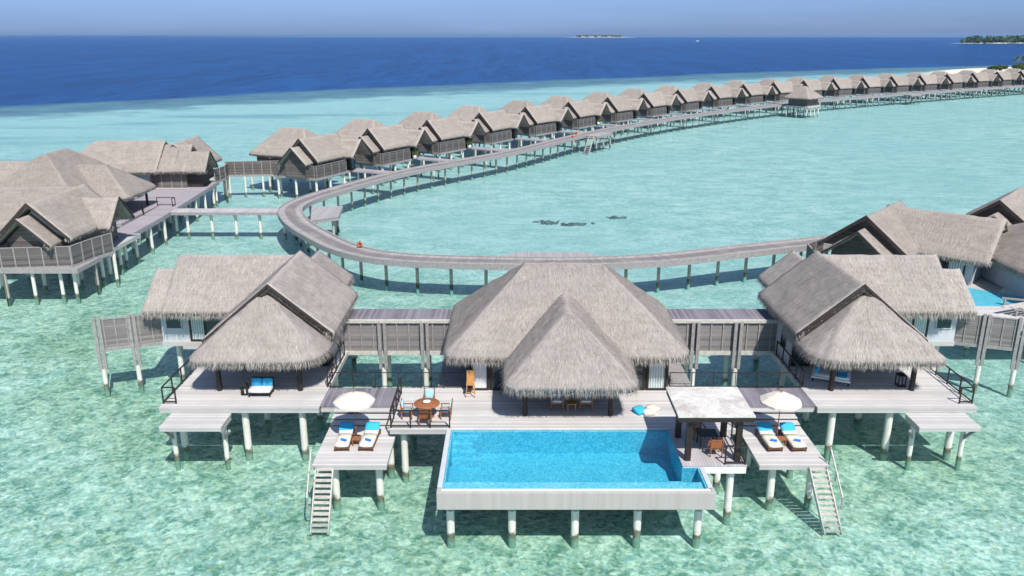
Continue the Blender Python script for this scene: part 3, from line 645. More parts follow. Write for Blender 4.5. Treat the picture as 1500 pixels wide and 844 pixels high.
# ---- side pavilions and everything that mirrors about x = 3
def pavilion(m, lab):
    fx = lambda u: 3 + m * u
    def bx(mb, u0, u1, *a):
        x0, x1 = sorted((fx(u0), fx(u1))); return mb.box(x0, x1, *a)
    r = thing('thatched_pavilion', lab, 'pavilion', (fx(16.6), 45, ZD), 'thatched pavilions of the near villa')
    kw = dict(res=0.26, strand=130, shag=40, sw=0.038, sl=0.60, th=0.32)
    T = Thatch(**kw); T.gable((fx(16.6), 43.55), (fx(16.6), 51.0), 4.0, 5.2, 8.5, (3.52, 4.0) if m < 0 else (4.0, 3.52)); T.build('gable_roof', M['thatch'], r)
    T = Thatch(**kw); x0, x1 = sorted((fx(13.2), fx(20.55))); T.hip(x0, x1, 40.85, 46.2, 4.98, 8.1, 'y', ends=(True, False), run=2.95, corners=[(x0, 40.85, -1, -1, .7 if m < 0 else 1.8), (x1, 40.85, 1, -1, 1.8 if m < 0 else .7)]); T.build('front_hip_roof', M['thatch'], r)
    T = Thatch(**kw); T.gable((fx(16.2), 50.0), (fx(16.2), 54.2), 3.1, 5.2, 7.65, (2.25, 3.1) if m < 0 else (3.1, 2.25)); T.build('rear_gable_roof', M['thatch'], r)
    T = Thatch(**kw); T.gable((fx(16.8), 52.0), (fx(24.85), 52.0), 3.65, 5.25, 7.95); T.build('wing_roof', M['thatch'], r)
    T = Thatch(**kw); T.gable((fx(24.4), 51.6), (fx(26.3), 51.6), 2.75, 5.1, 7.1); T.build('wing_end_roof', M['thatch'], r)
    # dark barge boards of the front gable
    sd_ = (.875, 1) if m < 0 else (1, .875)
    barge(r, (fx(16.6), 43.46), 3.95, 5.08, 8.40, VY, .12, .17, 0, sd_); barge(r, (fx(16.6), 43.50), 3.9, 4.86, 8.14, VY, .05, .30, 0, sd_)
    bx(MB(), 13.55, 20.1, 45.6, 50.7, ZD, 5.15).build('wall', M['plaster'], r)
    bx(MB(), 14.6, 19.0, 50.71, 53.5, ZD, 5.1).build('rear_wall', M['plaster'], r)
    g = MB(); g.add([(fx(13.6), 45.9, 5.15), (fx(19.9), 45.9, 5.15), (fx(16.6), 45.9, 7.9), (fx(13.6), 50.69, 5.15), (fx(19.9), 50.69, 5.15), (fx(16.6), 50.69, 7.75)], [(0, 1, 2), (3, 5, 4), (0, 3, 4, 1), (0, 2, 5, 3), (1, 4, 5, 2)]); g.build('gable_wall', M['plaster'], r)
    bx(MB(), 20.1, 25.5, 49.5, 54.4, ZD + .1, 5.5).build('wing_wall', M['plaster'], r)
    bx(MB(), 20.1, 25.55, 49.45, 54.45, ZD - .22, ZD + .095).build('wing_floor', M['fascia'], r)
    a = sorted((fx(13.7), fx(19.7))); panel_door(r, a[0], a[1], 45.6, ZD + .02, 4.9, ['glass', 'curtain', 'glass', 'glass', 'curtain', 'glass'], 'glass_door', .12, 6)
    a = sorted((fx(21.7), fx(23.7))); panel_door(r, a[0], a[1], 49.5, ZD + .12, 5.0, ['curtain', 'glass'] if m < 0 else ['curtain', 'curtain'], 'glass_door', .13, 2)
    a = sorted((fx(24.15), fx(25.2))); panel_door(r, a[0], a[1], 49.5, ZD + .95, 4.95, 'glass', 'window', .07, 1, 'plaster')
    panel_door_x(r, fx(13.55), 46.3, 47.1, ZD + .9, 4.9, -m, 'glass', 'window', .08)
    panel_door_x(r, fx(13.55), 48.2, 49.6, ZD + .05, 4.9, -m, 'glass', 'side_door', .1)
    bx(MB(), 21.5, 24.0, 48.85, 49.44, ZD - .2, ZD).build('door_step', M['fascia'], r)
    for u in (14.83, 19.34): MB().cyl((fx(u), 42.1, ZD), (fx(u), 42.1, 5.2), .15, .135).build('post', M['dark_timber'], r)
    bx(MB(), 13.6, 19.9, 42.0, 42.2, 4.9, 5.12).build('beam', M['dark_timber'], r)
    piles(r, [(fx(24.9), 50.3), (fx(24.3), 53.4), (fx(21.4), 50.2), (fx(21.4), 53.4), (fx(17.5), 53), (fx(14.0), 53)], ZD - .2, .17)
    # deck
    d = thing('pavilion_deck', lab.split(' thatched')[0] + ' pavilion deck of grey boards over the shallows', 'deck', (fx(17.5), 42, ZD))
    d['label'] = ('grey timber deck on white piles under the left side pavilion, with a small lower landing' if m < 0 else 'grey timber deck on white piles under the right side pavilion, with a small lower landing')
    x0, x1 = sorted((fx(13.3), fx(21.85))); slab(d, x0, x1, 39.85, 46.0, ZD, 'deck')
    x0, x1 = sorted((fx(13.3), fx(20.3))); slab(d, x0, x1, 46.0, 54.0, ZD - .01, 'deck', 'rear_boards', sides='blr')
    piles(d, [(fx(u), y) for u in (14.35, 17.45, 20.9) for y in (40.35, 44.0)] + [(fx(u), 48.5) for u in (14.35, 17.45, 19.8)], ZD - .1, .19)
    x0, x1 = sorted((fx(18.0), fx(21.2))); MB().box(x0, x1, 38.2, 39.83, 2.30, 2.38).build('landing', M['deck'], d)
    f = MB(); f.box(x0 + .02, x1 - .02, 38.22, 38.28, 2.12, 2.298); f.box(x0 + .02, x0 + .08, 38.29, 39.8, 2.02, 2.298); f.box(x1 - .08, x1 - .02, 38.29, 39.8, 2.02, 2.298); f.build('landing_edge', M['fascia'], d)
    for u in (18.25, 20.95):
        piles(d, [(fx(u), 39.25)], 2.0, .13); MB().bar((fx(u), 39.2, 1.25), (fx(u + (-.55 if u < 19 else .1)), 38.5, 2.02), .12, .14).build('brace', M['grey_timber'], d)
    # raised walkway of darker boards joining the decks
    w = thing('linking_walkway', ('short' + ' walkway of dark purplish boards between the left pavilion deck and the dining terrace' if m < 0 else 'short walkway of dark purplish boards between the cabana side and the right pavilion deck'), 'walkway', (fx(11.2), 41.2, ZD))
    x0, x1 = sorted((fx(9.2 if m < 0 else 8.38), fx(13.29))); MB().box(x0 + .003, x1, 40.1, 42.40, ZD - .09, ZD + .004).build('boards', M['deck_dark'], w)
    f = MB(); f.box(x0 + .03, x1 - .03, 40.13, 40.2, ZD - .4, ZD - .092); f.box(x0 + .03, x1 - .03, 42.3, 42.37, ZD - .4, ZD - .092); f.build('fascia', M['fascia'], w)
    piles(w, [(fx(9.7), 41.8), (fx(12.4), 41.8)], ZD - .35, .17)
    # covered corridor behind
    c = thing('covered_corridor', 'flat roofed boarded corridor bridging the gap ' + ('left' if m < 0 else 'right') + ' of the central pavilion', 'corridor', (fx(10), 49, ZD))
    x0, x1 = sorted((fx(6.1), fx(13.55)))
    MB().box(x0, x1, 48.28, 50.4, 4.62, 4.70).build('roof', M['deck_dark'], c)
    MB().box(x0, x1, 48.0, 48.27, 4.56, 4.74).build('edge_beam', M['pale_timber'], c)
    MB().box(x0, x1, 48.12, 50.3, ZD - .25, ZD - .08).build('floor', M['fascia'], c)
    MB().box(x0, x1, 48.04, 48.11, ZD - .28, ZD - .0).build('floor_edge', M['pale_timber'], c)
    MB().box(x0, x1, 48.14, 48.19, ZD, 4.55).build('screen', M['screen'], c)
    MB().box(x0, x1, 50.2, 50.26, ZD, 4.55).build('rear_screen', M['screen'], c)
    t = MB(); n = 10
    for i in range(n): x = x0 + (x1 - x0) * (i + .5) / n; t.box(x - .04, x + .04, 48.07, 48.135, ZD + .01, 4.55)
    t.build('batten', M['grey_timber'], c)
    for u in (8.45, 11.1):
        for s in (-.17, .17): MB().box(fx(u) + s - .1, fx(u) + s + .1, 47.86, 48.03, 1.55, 4.64).build('post', M['grey_timber'], c)
        piles(c, [(fx(u), 48.0)], 1.54, .16); piles(c, [(fx(u), 50.0)], ZD - .25, .16)
    # angled privacy fence off the wing
    p = thing('privacy_fence', ('outermost left' if m < 0 else 'outermost right') + ' tall grey boarded screen on stilts angled out from the pavilion wing', 'fence', (fx(27), 49.3, 0))
    pts = [Vector((fx(29.1), 48.5, 0)), Vector((fx(27.2), 49.15, 0)), Vector((fx(25.1), 49.9, 0))]
    for q in pts[:2]:
        dr = (pts[1] - pts[0]).normalized()
        for s in (-.14, .14): MB().rbox(q + dr * s + Vector((0, 0, 3.0)), (.19, .16, 3.5), math.atan2(dr.y, dr.x)).build('post', M['grey_timber'], p)
        piles(p, [(q.x, q.y)], 1.25, .15)
    for a, b in zip(pts, pts[1:]):
        md_, dr = (a + b) / 2, (b - a); ang = math.atan2(dr.y, dr.x); ln = dr.length
        MB().rbox(md_ + Vector((0, .1, 3.62)), (ln, .05, 1.85), ang).build('screen', M['screen'], p)
        k = MB(); k.rbox(md_ + Vector((0, .1, 4.58)), (ln, .1, .07), ang); k.rbox(md_ + Vector((0, .08, 2.58)), (ln, .12, .22), ang)
        for i in range(3): k.rbox(a.lerp(b, (i + .5) / 3) + Vector((0, .05, 3.62)), (.07, .05, 1.84), ang)
        k.build('frame', M['grey_timber'], p)
pavilion(-1, 'left side thatched pavilion with a black-edged gable over a wide front hip')
pavilion(1, 'right side thatched pavilion with a black-edged gable over a wide front hip')

# ---- railings
G = 'dark deck railings of the near villa'
def railing(lab, pts, z=ZD, **k):
    r = thing('railing', lab, 'railing', (pts[0][0], pts[0][1], z), G); rail_run(r, pts, z, **k)
railing('dark railing along the far left edge of the left pavilion deck', [(-18.1, 40.35), (-18.78, 40.35), (-18.78, 45.6)])
railing('dark railing along the far right edge of the right pavilion deck', [(24.1, 40.35), (24.78, 40.35), (24.78, 45.6)])
railing('dark railing beside the left pavilion, above the gap to the corridor', [(-10.38, 42.5), (-10.38, 47.3)])
railing('dark railing beside the right pavilion, above the gap to the corridor', [(16.38, 42.5), (16.38, 47.3)])
railing('thin dark railing behind the linking walkway and dining terrace, left of the pavilion', [(-10.2, 42.36), (-2.55, 42.36)], w=.035)
railing('thin dark railing behind the cabana, right of the pavilion', [(8.85, 42.36), (16.2, 42.36)], w=.035)
railing('dark railing around the front corner of the dining terrace', [(-6.12, 41.6), (-6.12, 37.5), (-3.15, 37.5)], step=1.0)
railing('low dark railing at the front right corner of the cabana', [(9.85, 33.8), (10.78, 33.8), (10.78, 36.3)], step=1.25)
railing('dark railing between the cabana and the right sunbed deck', [(11.28, 37.5), (11.28, 40.0)])

# ---- sunbed decks with steps, stairs
def sun_deck(x0, x1, lab, sx0, sx1, hand, slab_lab):
    d = thing('sunbed_deck', lab, 'deck', ((x0 + x1) / 2, 37, 2.15), 'sunbed decks of the near villa')
    slab(d, x0, x1, 34.66, 38.75, 2.17, 'deck', fh=.17)
    for i, z in enumerate((2.29, 2.43, 2.57)):
        y = 38.75 + i * .45; MB().box(x0 + .02, x1 - .02, y - .03, y + .46, z - .045, z).build('step', M['deck'], d)
    sbm = MB()
    for i, z in enumerate((2.24, 2.38, 2.52)): sbm.box(x0 + .06, x1 - .06, 38.80 + i * .45, 38.80 + i * .45 + .449, 1.95, z)
    sbm.build('step_base', M['grey_timber'], d)
    piles(d, [(x0 + .9, 35.4), (x1 - .5, 35.4), (x0 + .6, 38.4), (x1 - .4, 38.4)], 1.8, .18)
    s = thing('water_stairs', slab_lab, 'stairs', ((sx0 + sx1) / 2, 34.3, 2.1), 'stairs into the lagoon')
    ya, za, yb, zb = 34.62, 2.08, 33.0, -0.5; dx = .42 if hand > 0 else -.06; qx = lambda x, y: x + dx * (ya - y) / (ya - yb)
    for x in (sx0, sx1): MB().bar((x, ya, za), (x + dx, yb, zb), .06, .16).build('stringer', M['pale_timber'], s)
    n = 12
    for i in range(n):
        t = (i + .35) / n; y = ya + (yb - ya) * t; z = za + (zb - za) * t; MB().box(qx(sx0, y) + .035, qx(sx1, y) - .035, y - .11, y + .11, z - .02, z + .02).build('tread', M['pale_timber'], s)
    hx = sx0 - .22 if hand < 0 else sx1 + .22
    h = MB(); h.bar((hx, 34.9, 3.0), (qx(hx, 33.55), 33.55, 1.1), .06, .06); h.build('handrail', M['pale_timber'], s)
    sg = .22 if hand < 0 else -.22
    for ps in ([(hx, 34.85, 2.98), (hx, 34.85, 2.1), (hx + sg, 34.5, 2.1)], [(qx(hx, 33.55), 33.55, 1.12), (qx(hx, 33.55), 33.55, .5), (qx(hx, 33.55) + sg, 33.55, .5)], [(qx(hx, 34.2), 34.2, 2.1), (qx(hx, 34.2), 34.2, 1.6), (qx(hx, 34.2) + sg, 34.2, 1.6)]):
        h = MB(); h.bar(ps[0], ps[1], .055); h.bar(Vector(ps[1]) + Vector((0, 0, .02)), ps[2], .05); h.build('handrail_post', M['grey_timber'], s)
sun_deck(-9.5, -5.95, 'lower sunbed deck left of the pool, with steps up behind its white umbrella', -9.3, -8.48, -1, 'white timber stairs running into the lagoon from the left sunbed deck')
sun_deck(11.75, 15.05, 'lower sunbed deck right of the cabana, with steps up behind its white umbrella', 14.1, 14.9, 1, 'white timber stairs running into the lagoon from the right sunbed deck')

# ---- parasols, loungers, towels, side tables
def parasol(x, y, z, lab):
    r = thing('parasol', lab, 'umbrella', (x, y, z), 'white parasols on the sunbed decks')
    MB().cyl((x, y, z), (x, y, z + 2.5), .026, None, 10).build('pole', M['teak'], r)
    MB().lathe([(.0, 0), (.26, 0), (.26, .05), (.05, .1), (.04, .3), (0, .3)], (x, y, z), 16).build('base', M['black'], r)
    n = 8; R0 = 1.04; vs = [(x, y, z + 2.52)]; fs = []
    rings = [(.33, 2.43), (.7, 2.27), (R0, 2.06)]
    for (rr, h) in rings:
        for i in range(n * 2):
            a = math.pi * 2 * i / (n * 2) + .2; k = 1 if i % 2 == 0 else .955; vs.append((x + rr * k * math.cos(a), y + rr * k * math.sin(a), z + h - (0 if i % 2 == 0 else .012)))
    m = n * 2; fs += [(0, 1 + i, 1 + (i + 1) % m) for i in range(m)]
    for j in range(2): fs += [(1 + j * m + i, 1 + j * m + (i + 1) % m, 1 + (j + 1) * m + (i + 1) % m, 1 + (j + 1) * m + i) for i in range(m)]
    vs += [(p[0], p[1], p[2] - .12) for p in vs[1 + 2 * m:1 + 3 * m]]; fs += [(1 + 2 * m + i, 1 + 2 * m + (i + 1) % m, 1 + 3 * m + (i + 1) % m, 1 + 3 * m + i) for i in range(m)]
    MB().add(vs, fs, False).build('canopy', M['cream'], r)
    ribs = MB()
    for i in range(n): a = math.pi * 2 * i / n + .2; ribs.bar((x, y, z + 2.44), (x + R0 * .97 * math.cos(a), y + R0 * .97 * math.sin(a), z + 2.04), .018)
    ribs.build('ribs', M['teak'], r)
    MB().lathe([(0, 2.62), (.03, 2.60), (.045, 2.55), (.03, 2.5), (0, 2.5)], (x, y, z), 10).build('finial', M['teak'], r)
parasol(-7.9, 37.5, 2.15, 'white octagonal parasol on the left sunbed deck')
parasol(13.45, 37.5, 2.15, 'white octagonal parasol on the right sunbed deck')
def lounger(x, y, z, rz, lab, tlab):
    r = thing('sun_lounger', lab, 'sun lounger', (0, 0, 0), 'sun loungers on the sunbed decks')
    f = MB()
    f.box(-.36, -.30, -1.02, 1.0, .16, .26); f.box(.30, .36, -1.02, 1.0, .16, .26); f.box(-.30, .30, -1.02, -.95, .16, .26); f.box(-.30, .30, .93, 1.0, .16, .26)
    for i in range(9): f.box(-.30, .30, -.9 + i * .14, -.81 + i * .14, .22, .25)
    f.build('frame', M['teak_dark'], r)
    for sx in (-.33, .33):
        for sy in (-.93, .88): MB().box(sx - .03, sx + .03, sy - .04, sy + .04, 0, .158).build('leg', M['teak_dark'], r)
    MB().pad((0, -.38, .32), (.70, 1.28, .12), puff=.12).build('seat_cushion', M['cream'], r)
    MB().pad((0, .58, .44), (.70, .80, .12), 0, R(22), puff=.12).build('back_cushion', M['cream'], r)
    MB().pad((0, .70, .545), (.715, .56, .06), 0, R(22), puff=.1).build('head_cover', M['blue'], r)
    r.location = (x, y, z); r.rotation_euler.z = rz
    t = MB().cyl((-.15, 0, .06), (.15, 0, .06), .062, None, 14).cyl((-.15, 0.02, .06), (.155, .02, .06), .035, None, 10)
    o = t.build('rolled_towel', M['royal'], None, (0, 0, 0)); tag(o, tlab, 'towel', 'rolled blue towels on the loungers')
    c, s_ = math.cos(rz), math.sin(rz); lx, ly = .04, -.55
    o.location = (x + lx * c - ly * s_, y + lx * s_ + ly * c, z + .375); o.rotation_euler.z = rz + R(-28)
lounger(-8.38, 37.0, 2.15, R(2), 'cream lounger left of the left parasol pole, near the lagoon stairs', 'rolled blue towel on the leftmost lounger')
lounger(-7.12, 37.0, 2.15, R(-3), 'cream lounger right of the left parasol pole, facing the lagoon', 'rolled blue towel on the lounger right of the left parasol pole')
lounger(12.85, 36.95, 2.15, R(3), 'cream lounger left of the right parasol pole, nearest the cabana', 'rolled blue towel on the lounger nearest the cabana')
lounger(14.02, 36.95, 2.15, R(3), 'cream lounger right of the right parasol pole, at the outer edge', 'rolled blue towel on the rightmost lounger')
def small_table(x, y, z, w, h, lab, mat='teak', cat='table', g=None):
    r = thing('side_table', lab, cat, (x, y, z), g)
    MB().box(x - w / 2, x + w / 2, y - w / 2, y + w / 2, z + h - .04, z + h).build('tabletop', M[mat], r, bevel=.008)
    for sx in (-1, 1):
        for sy in (-1, 1): MB().box(x + sx * (w / 2 - .05) - .025, x + sx * (w / 2 - .05) + .025, y + sy * (w / 2 - .05) - .025, y + sy * (w / 2 - .05) + .025, z, z + h - .042).build('leg', M[mat], r)
small_table(-7.74, 36.75, 2.15, .42, .38, 'small teak side table between the two left loungers')
small_table(13.42, 36.75, 2.15, .42, .38, 'small teak side table between the two right loungers')

# ---- chairs
def armchair(x, y, z, rz, lab, wood='teak', cush=None, group=None, back=None, scale=1.0):
    """wooden armchair facing local -Y"""
    r = thing('armchair', lab, 'chair', (0, 0, 0), group)
    for sx in (-.27, .27):
        MB().box(sx - .025, sx + .025, -.27, -.22, 0, .64).build('leg', M[wood], r)
        MB().bar((sx, .24, 0), (sx, .33, .95), .05, .05).build('leg', M[wood], r)
        MB().box(sx - .035, sx + .035, -.30, .28, .64, .675).build('armrest', M[wood], r)
    s = MB(); s.box(-.245, .245, -.27, .25, .40, .43); s.box(-.245, .245, -.265, -.225, .34, .398); s.build('seat', M[wood], r)
    b = MB()
    for i in range(6): zz = .50 + i * .08; b.rbox((0, .262 + (zz - .45) * .1, zz), (.49, .022, .055))
    b.build('backrest', M[wood], r)
    if cush:
        MB().pad((0, -.02, .465), (.50, .50, .08), puff=.25).build('seat_cushion', M[cush], r)
        MB().pad((0, .235, .70), (.48, .09, .48), 0, R(-6), puff=.2).build('back_cushion', M[back or cush], r)
    r.scale = (scale,) * 3; r.location = (x, y, z); r.rotation_euler.z = rz
G2 = 'armchairs around the dining table'
armchair(-5.42, 38.7, ZD, R(90), 'teak armchair with pale cushions left of the dining table', cush='pale_blue', group=G2)
armchair(-3.42, 38.7, ZD, R(-90), 'teak armchair with pale cushions right of the dining table', cush='pale_blue', group=G2)
armchair(-4.42, 39.95, ZD, 0, 'teak armchair with a light blue back cushion behind the dining table', cush='pale_blue', back='pale_blue', group=G2)
armchair(-4.42, 37.98, ZD, R(180), 'teak armchair without visible cushion, its back to the lagoon, in front of the dining table', group=G2)
dt = thing('dining_table', 'round brown dining table on the terrace left of the pool', 'table', (-4.42, 38.85, ZD))
MB().lathe([(0, .75), (.66, .75), (.675, .735), (.675, .715), (.66, .70), (0, .70)], (-4.42, 38.85, ZD), 36).build('tabletop', M['teak'], dt)
MB().lathe([(0, 0), (.38, 0), (.38, .04), (.10, .08), (.075, .4), (.12, .698), (0, .698)], (-4.42, 38.85, ZD), 20).build('pedestal', M['teak'], dt)
one('serving_plate', 'round white plate in the middle of the dining table', 'plate', MB().lathe([(0, .02), (.10, .02), (.19, .055), (.20, .06), (.19, .045), (.11, 0), (0, 0)], (-4.42, 38.9, ZD + .752), 28), M['ceramic'], (-4.42, 38.9, ZD + .752))
G3 = 'cushioned armchairs under the porch'
armchair(2.38, 39.75, ZD, 0, 'wide armchair with white seat and striped back under the porch, left of its table', cush='white_fabric', back='pale_blue', group=G3, scale=1.15)
armchair(3.92, 39.75, ZD, 0, 'wide armchair with white seat and striped back under the porch, right of its table', cush='white_fabric', back='pale_blue', group=G3, scale=1.15)
small_table(3.15, 39.65, ZD, .5, .42, 'low orange wooden table between the two porch armchairs', 'teak_orange')
armchair(9.6, 34.75, ZD, R(180), 'slatted teak armchair under the cabana, its back to the lagoon', group='armchairs under the cabana')
armchair(9.15, 36.5, ZD, R(10), 'slatted teak armchair at the rear of the cabana, by the deck', group='armchairs under the cabana')
ct = thing('cabana_table', 'dark square table between the two armchairs under the cabana', 'table', (9.4, 35.6, ZD))
MB().box(8.95, 9.85, 35.2, 36.0, ZD + .68, ZD + .72).build('tabletop', M['dark_timber'], ct)
for x, y in ((9.02, 35.27), (9.78, 35.27), (9.02, 35.93), (9.78, 35.93)): MB().box(x - .03, x + .03, y - .03, y + .03, ZD, ZD + .678).build('leg', M['dark_timber'], ct)
# tall orange chair by the wall
hc = thing('bar_chair', 'tall orange wooden chair with a slanting back standing on the deck by the pavilion wall', 'chair', (-2.28, 41.35, ZD))
X, Y = -2.28, 41.35
for sx, sy in ((-.18, -.2), (.18, -.2), (-.18, .2), (.18, .2)): MB().bar((X + sx * 1.35, Y + sy * 1.35, ZD), (X + sx, Y + sy, ZD + .72), .04).build('leg', M['teak_orange'], hc)
MB().rbox((X, Y, ZD + .74), (.44, .46, .05)).build('seat', M['teak_orange'], hc)
MB().rbox((X, Y + .24, ZD + 1.08), (.42, .05, .66), 0, R(-12)).build('backrest', M['teak_orange'], hc)
k = MB()
for s in (-1, 1): k.bar((X - .22, Y + s * .24, ZD + .3), (X + .22, Y + s * .24, ZD + .3), .03)
k.build('footrest', M['teak_orange'], hc)
# floor pillows
def pillow(x, y, z, rz, rx, mat, lab): one('floor_pillow', lab, 'pillow', MB().pad((x, y, z), (.62, .62, .20), rz, rx, 4, .5), M[mat], (x, y, z), 'loose pillows on the deck')
pillow(6.72, 39.25, ZD + .14, R(30), R(12), 'blue', 'turquoise square pillow lying on the deck right of the porch')
pillow(7.14, 39.12, ZD + .10, R(12), 0, 'cream', 'cream square pillow on the deck touching the turquoise one')
pillow(7.45, 39.55, ZD + .10, R(40), R(4), 'cream', 'cream square pillow on the deck, farthest right of the three pillows')
# sofa and lanterns
sf = thing('garden_sofa', 'small low sofa with white seat and two turquoise back cushions on the left pavilion deck', 'sofa', (-13.85, 41.6, ZD))
X, Y = -13.85, 41.55
f = MB(); f.box(X - .62, X + .62, Y - .42, Y + .42, ZD + .22, ZD + .28); f.rbox((X, Y + .42, ZD + .55), (1.24, .06, .6), 0, R(-14)); f.build('frame', M['dark_timber'], sf)
for sx in (-.57, .57):
    for sy in (-.37, .37): MB().box(X + sx - .03, X + sx + .03, Y + sy - .03, Y + sy + .03, ZD, ZD + .218).build('leg', M['dark_timber'], sf)
MB().pad((X, Y - .03, ZD + .35), (1.22, .84, .15), puff=.1).build('seat_cushion', M['white_fabric'], sf)
for s in (-1, 1): MB().pad((X + s * .30, Y + .30, ZD + .62), (.58, .15, .46), 0, R(-16), puff=.3).build('back_cushion', M['blue'], sf)
def lantern(x, y, h, r, lab):
    o = thing('floor_lantern', lab, 'lantern', (x, y, ZD))
    f = MB(); f.box(x - r, x + r, y - r, y + r, ZD, ZD + .06); f.box(x - r, x + r, y - r, y + r, ZD + h - .16, ZD + h - .1)
    f.add([(x - r, y - r, ZD + h - .098), (x + r, y - r, ZD + h - .098), (x + r, y + r, ZD + h - .098), (x - r, y + r, ZD + h - .098), (x, y, ZD + h + .05)], [(0, 1, 4), (1, 2, 4), (2, 3, 4), (3, 0, 4), (0, 3, 2, 1)])
    for sx in (-1, 1):
        for sy in (-1, 1): f.box(x + sx * (r - .025) - .025, x + sx * (r - .025) + .025, y + sy * (r - .025) - .025, y + sy * (r - .025) + .025, ZD + .06, ZD + h - .16)
    f.build('frame', M['black'], o)
    t = MB()
    for i in range(13): a = math.pi * i / 12; t.bar((x + .1 * math.cos(a), y, ZD + h + .02 + .1 * math.sin(a)), (x + .1 * math.cos(a + .2618), y, ZD + h + .02 + .1 * math.sin(a + .2618)), .015) if i < 12 else None
    t.build('handle', M['black'], o)
    MB().cyl((x, y, ZD + .06), (x, y, ZD + .26), .05, None, 12).build('candle', M['cream'], o)
lantern(-14.75, 41.55, .68, .17, 'black lantern standing left of the white sofa on the left pavilion deck')
lantern(22.0, 42.75, .78, .22, 'dark lantern standing beside the right post of the right pavilion')
db = thing('daybed', 'white and turquoise daybed lying askew in the shade of the right pavilion', 'daybed', (0, 0, 0))
f = MB(); f.box(-1.05, 1.05, -.72, .72, .22, .32); f.build('frame', M['white_paint'], db)
for sx in (-.95, .95):
    for sy in (-.62, .62): MB().box(sx - .04, sx + .04, sy - .04, sy + .04, 0, .218).build('leg', M['dark_timber'], db)
MB().pad((0, 0, .40), (2.0, 1.36, .16), puff=.1).build('mattress', M['white_fabric'], db)
for i, mt in enumerate(('blue', 'pale_blue', 'blue')): MB().pad((-.78, -.42 + i * .42, .58), (.18, .40, .36), 0, 0, puff=.35).build('cushion', M[mt], db)
MB().pad((.55, 0, .485), (.6, 1.38, .03), puff=.05).build('throw', M['blue'], db)
db.location = (18.4, 43.6, ZD); db.rotation_euler.z = R(-24)


# ================================================================== JETTY
def catmull(P, n=10):
    P = [Vector((p[0], p[1], 0)) for p in P]; Q = [P[0] * 2 - P[1]] + P + [P[-1] * 2 - P[-2]]; out = []
    for i in range(1, len(Q) - 2):
        a, b, c, d = Q[i - 1], Q[i], Q[i + 1], Q[i + 2]
        for k in range(n):
            t = k / n; out.append(0.5 * ((2 * b) + (c - a) * t + (2 * a - 5 * b + 4 * c - d) * t * t + (3 * b - a - 3 * c + d) * t ** 3))
    out.append(P[-1]); return out
def resample(P, step):
    out = [P[0]]; acc = 0
    for a, b in zip(P, P[1:]):
        L_ = (b - a).length; t = step - acc
        while t <= L_: out.append(a.lerp(b, t / L_)); t += step
        acc = L_ - (t - step)
    return out
def frames(P):
    T = []
    for i in range(len(P)):
        d = (P[min(i + 1, len(P) - 1)] - P[max(i - 1, 0)]).normalized(); T.append((d, Vector((-d.y, d.x, 0))))
    return T
def ribbon(name, P, w0, w1, z0, z1, mat, parent):
    F = frames(P); vs = []; uv = []; fs = []; s = 0; o0 = ORG[parent]
    for i, (p, (d, n)) in enumerate(zip(P, F)):
        if i: s += (p - P[i - 1]).length
        for (w, z) in ((w0, z1), (w1, z1), (w1, z0), (w0, z0)): vs.append(p + n * w + Vector((0, 0, z)) - o0); uv.append((s, w))
    for i in range(len(P) - 1):
        for k in range(4): fs.append((i * 4 + k, i * 4 + (k + 1) % 4, i * 4 + 4 + (k + 1) % 4, i * 4 + 4 + k))
    fs += [(0, 1, 2, 3), tuple(len(vs) - 4 + k for k in range(4))]
    me = bpy.data.meshes.new(name); me.from_pydata(vs, [], fs); ul = me.uv_layers.new(name='UVMap')
    for l in me.loops: ul.data[l.index].uv = uv[l.vertex_index]
    bm = bmesh.new(); bm.from_mesh(me); bmesh.ops.recalc_face_normals(bm, faces=bm.faces[:]); bm.to_mesh(me); bm.free()
    return link(me, name, M[mat], parent)
def m_jetty():
    t = NT('jetty_deck_boards'); uv = t.n('ShaderNodeUVMap'); uv.uv_map = 'UVMap'; sp = t.n('ShaderNodeSeparateXYZ'); t.l(uv.outputs[0], sp.inputs[0])
    q = t.math('DIVIDE', sp.outputs[0], 0.16); wn_ = t.n('ShaderNodeTexWhiteNoise', noise_dimensions='1D'); t.l(t.math('FLOOR', q), wn_.inputs['W'])
    lane = t.noise(uv.outputs[0], 1.0, 4, 0.6, 0, (0.12, 5, 1)); big = t.noise(uv.outputs[0], 1.0, 4, 0.6, 0, (0.3, 0.8, 1))
    ab = t.math('ABSOLUTE', sp.outputs[1]); ctr = t.rng(ab, 0.75, 0.45, 0, 1)
    v = t.math('ADD', t.math('MULTIPLY', wn_.outputs[0], 0.45), t.math('MULTIPLY', lane, 0.55))
    col = t.mix(t.rng(v, 0.2, 0.8), (0.27, 0.25, 0.245), (0.43, 0.41, 0.40))
    col = t.mix(t.math('MULTIPLY', ctr, 0.72), col, (0.15, 0.128, 0.13))
    col = t.mix(t.rng(big, 0.5, 0.75, 0, 0.5), col, (0.46, 0.42, 0.36))
    g = t.math('LESS_THAN', t.math('FRACT', q), 0.1); col = t.mix(t.math('MULTIPLY', g, 0.45), col, (0.08, 0.07, 0.07))
    t.bsdf(col, 0.8, v, 0.2, 0.01); return t.m
M['jetty_deck'] = m_jetty()
JP = [(36.5, 80.2), (31.9, 77.7), (22.24, 73.93), (14, 70.7), (7.19, 69.4), (0.6, 69.3), (-9.12, 70.4), (-14.57, 73.2), (-19.2, 79.1), (-23.6, 86.9), (-25.4, 94.44), (-22.6, 104.0), (-15.0, 119.65), (0.0, 140.2), (16.93, 169.5), (41.78, 203.0), (78.76, 241.45), (108.08, 265.0), (151, 295.1), (198.9, 327.2), (225, 343)]
JC = catmull(JP, 12)
jt = thing('jetty', 'long grey jetty on single piles curving past the row of bungalows', 'jetty', (0, 69, ZD))
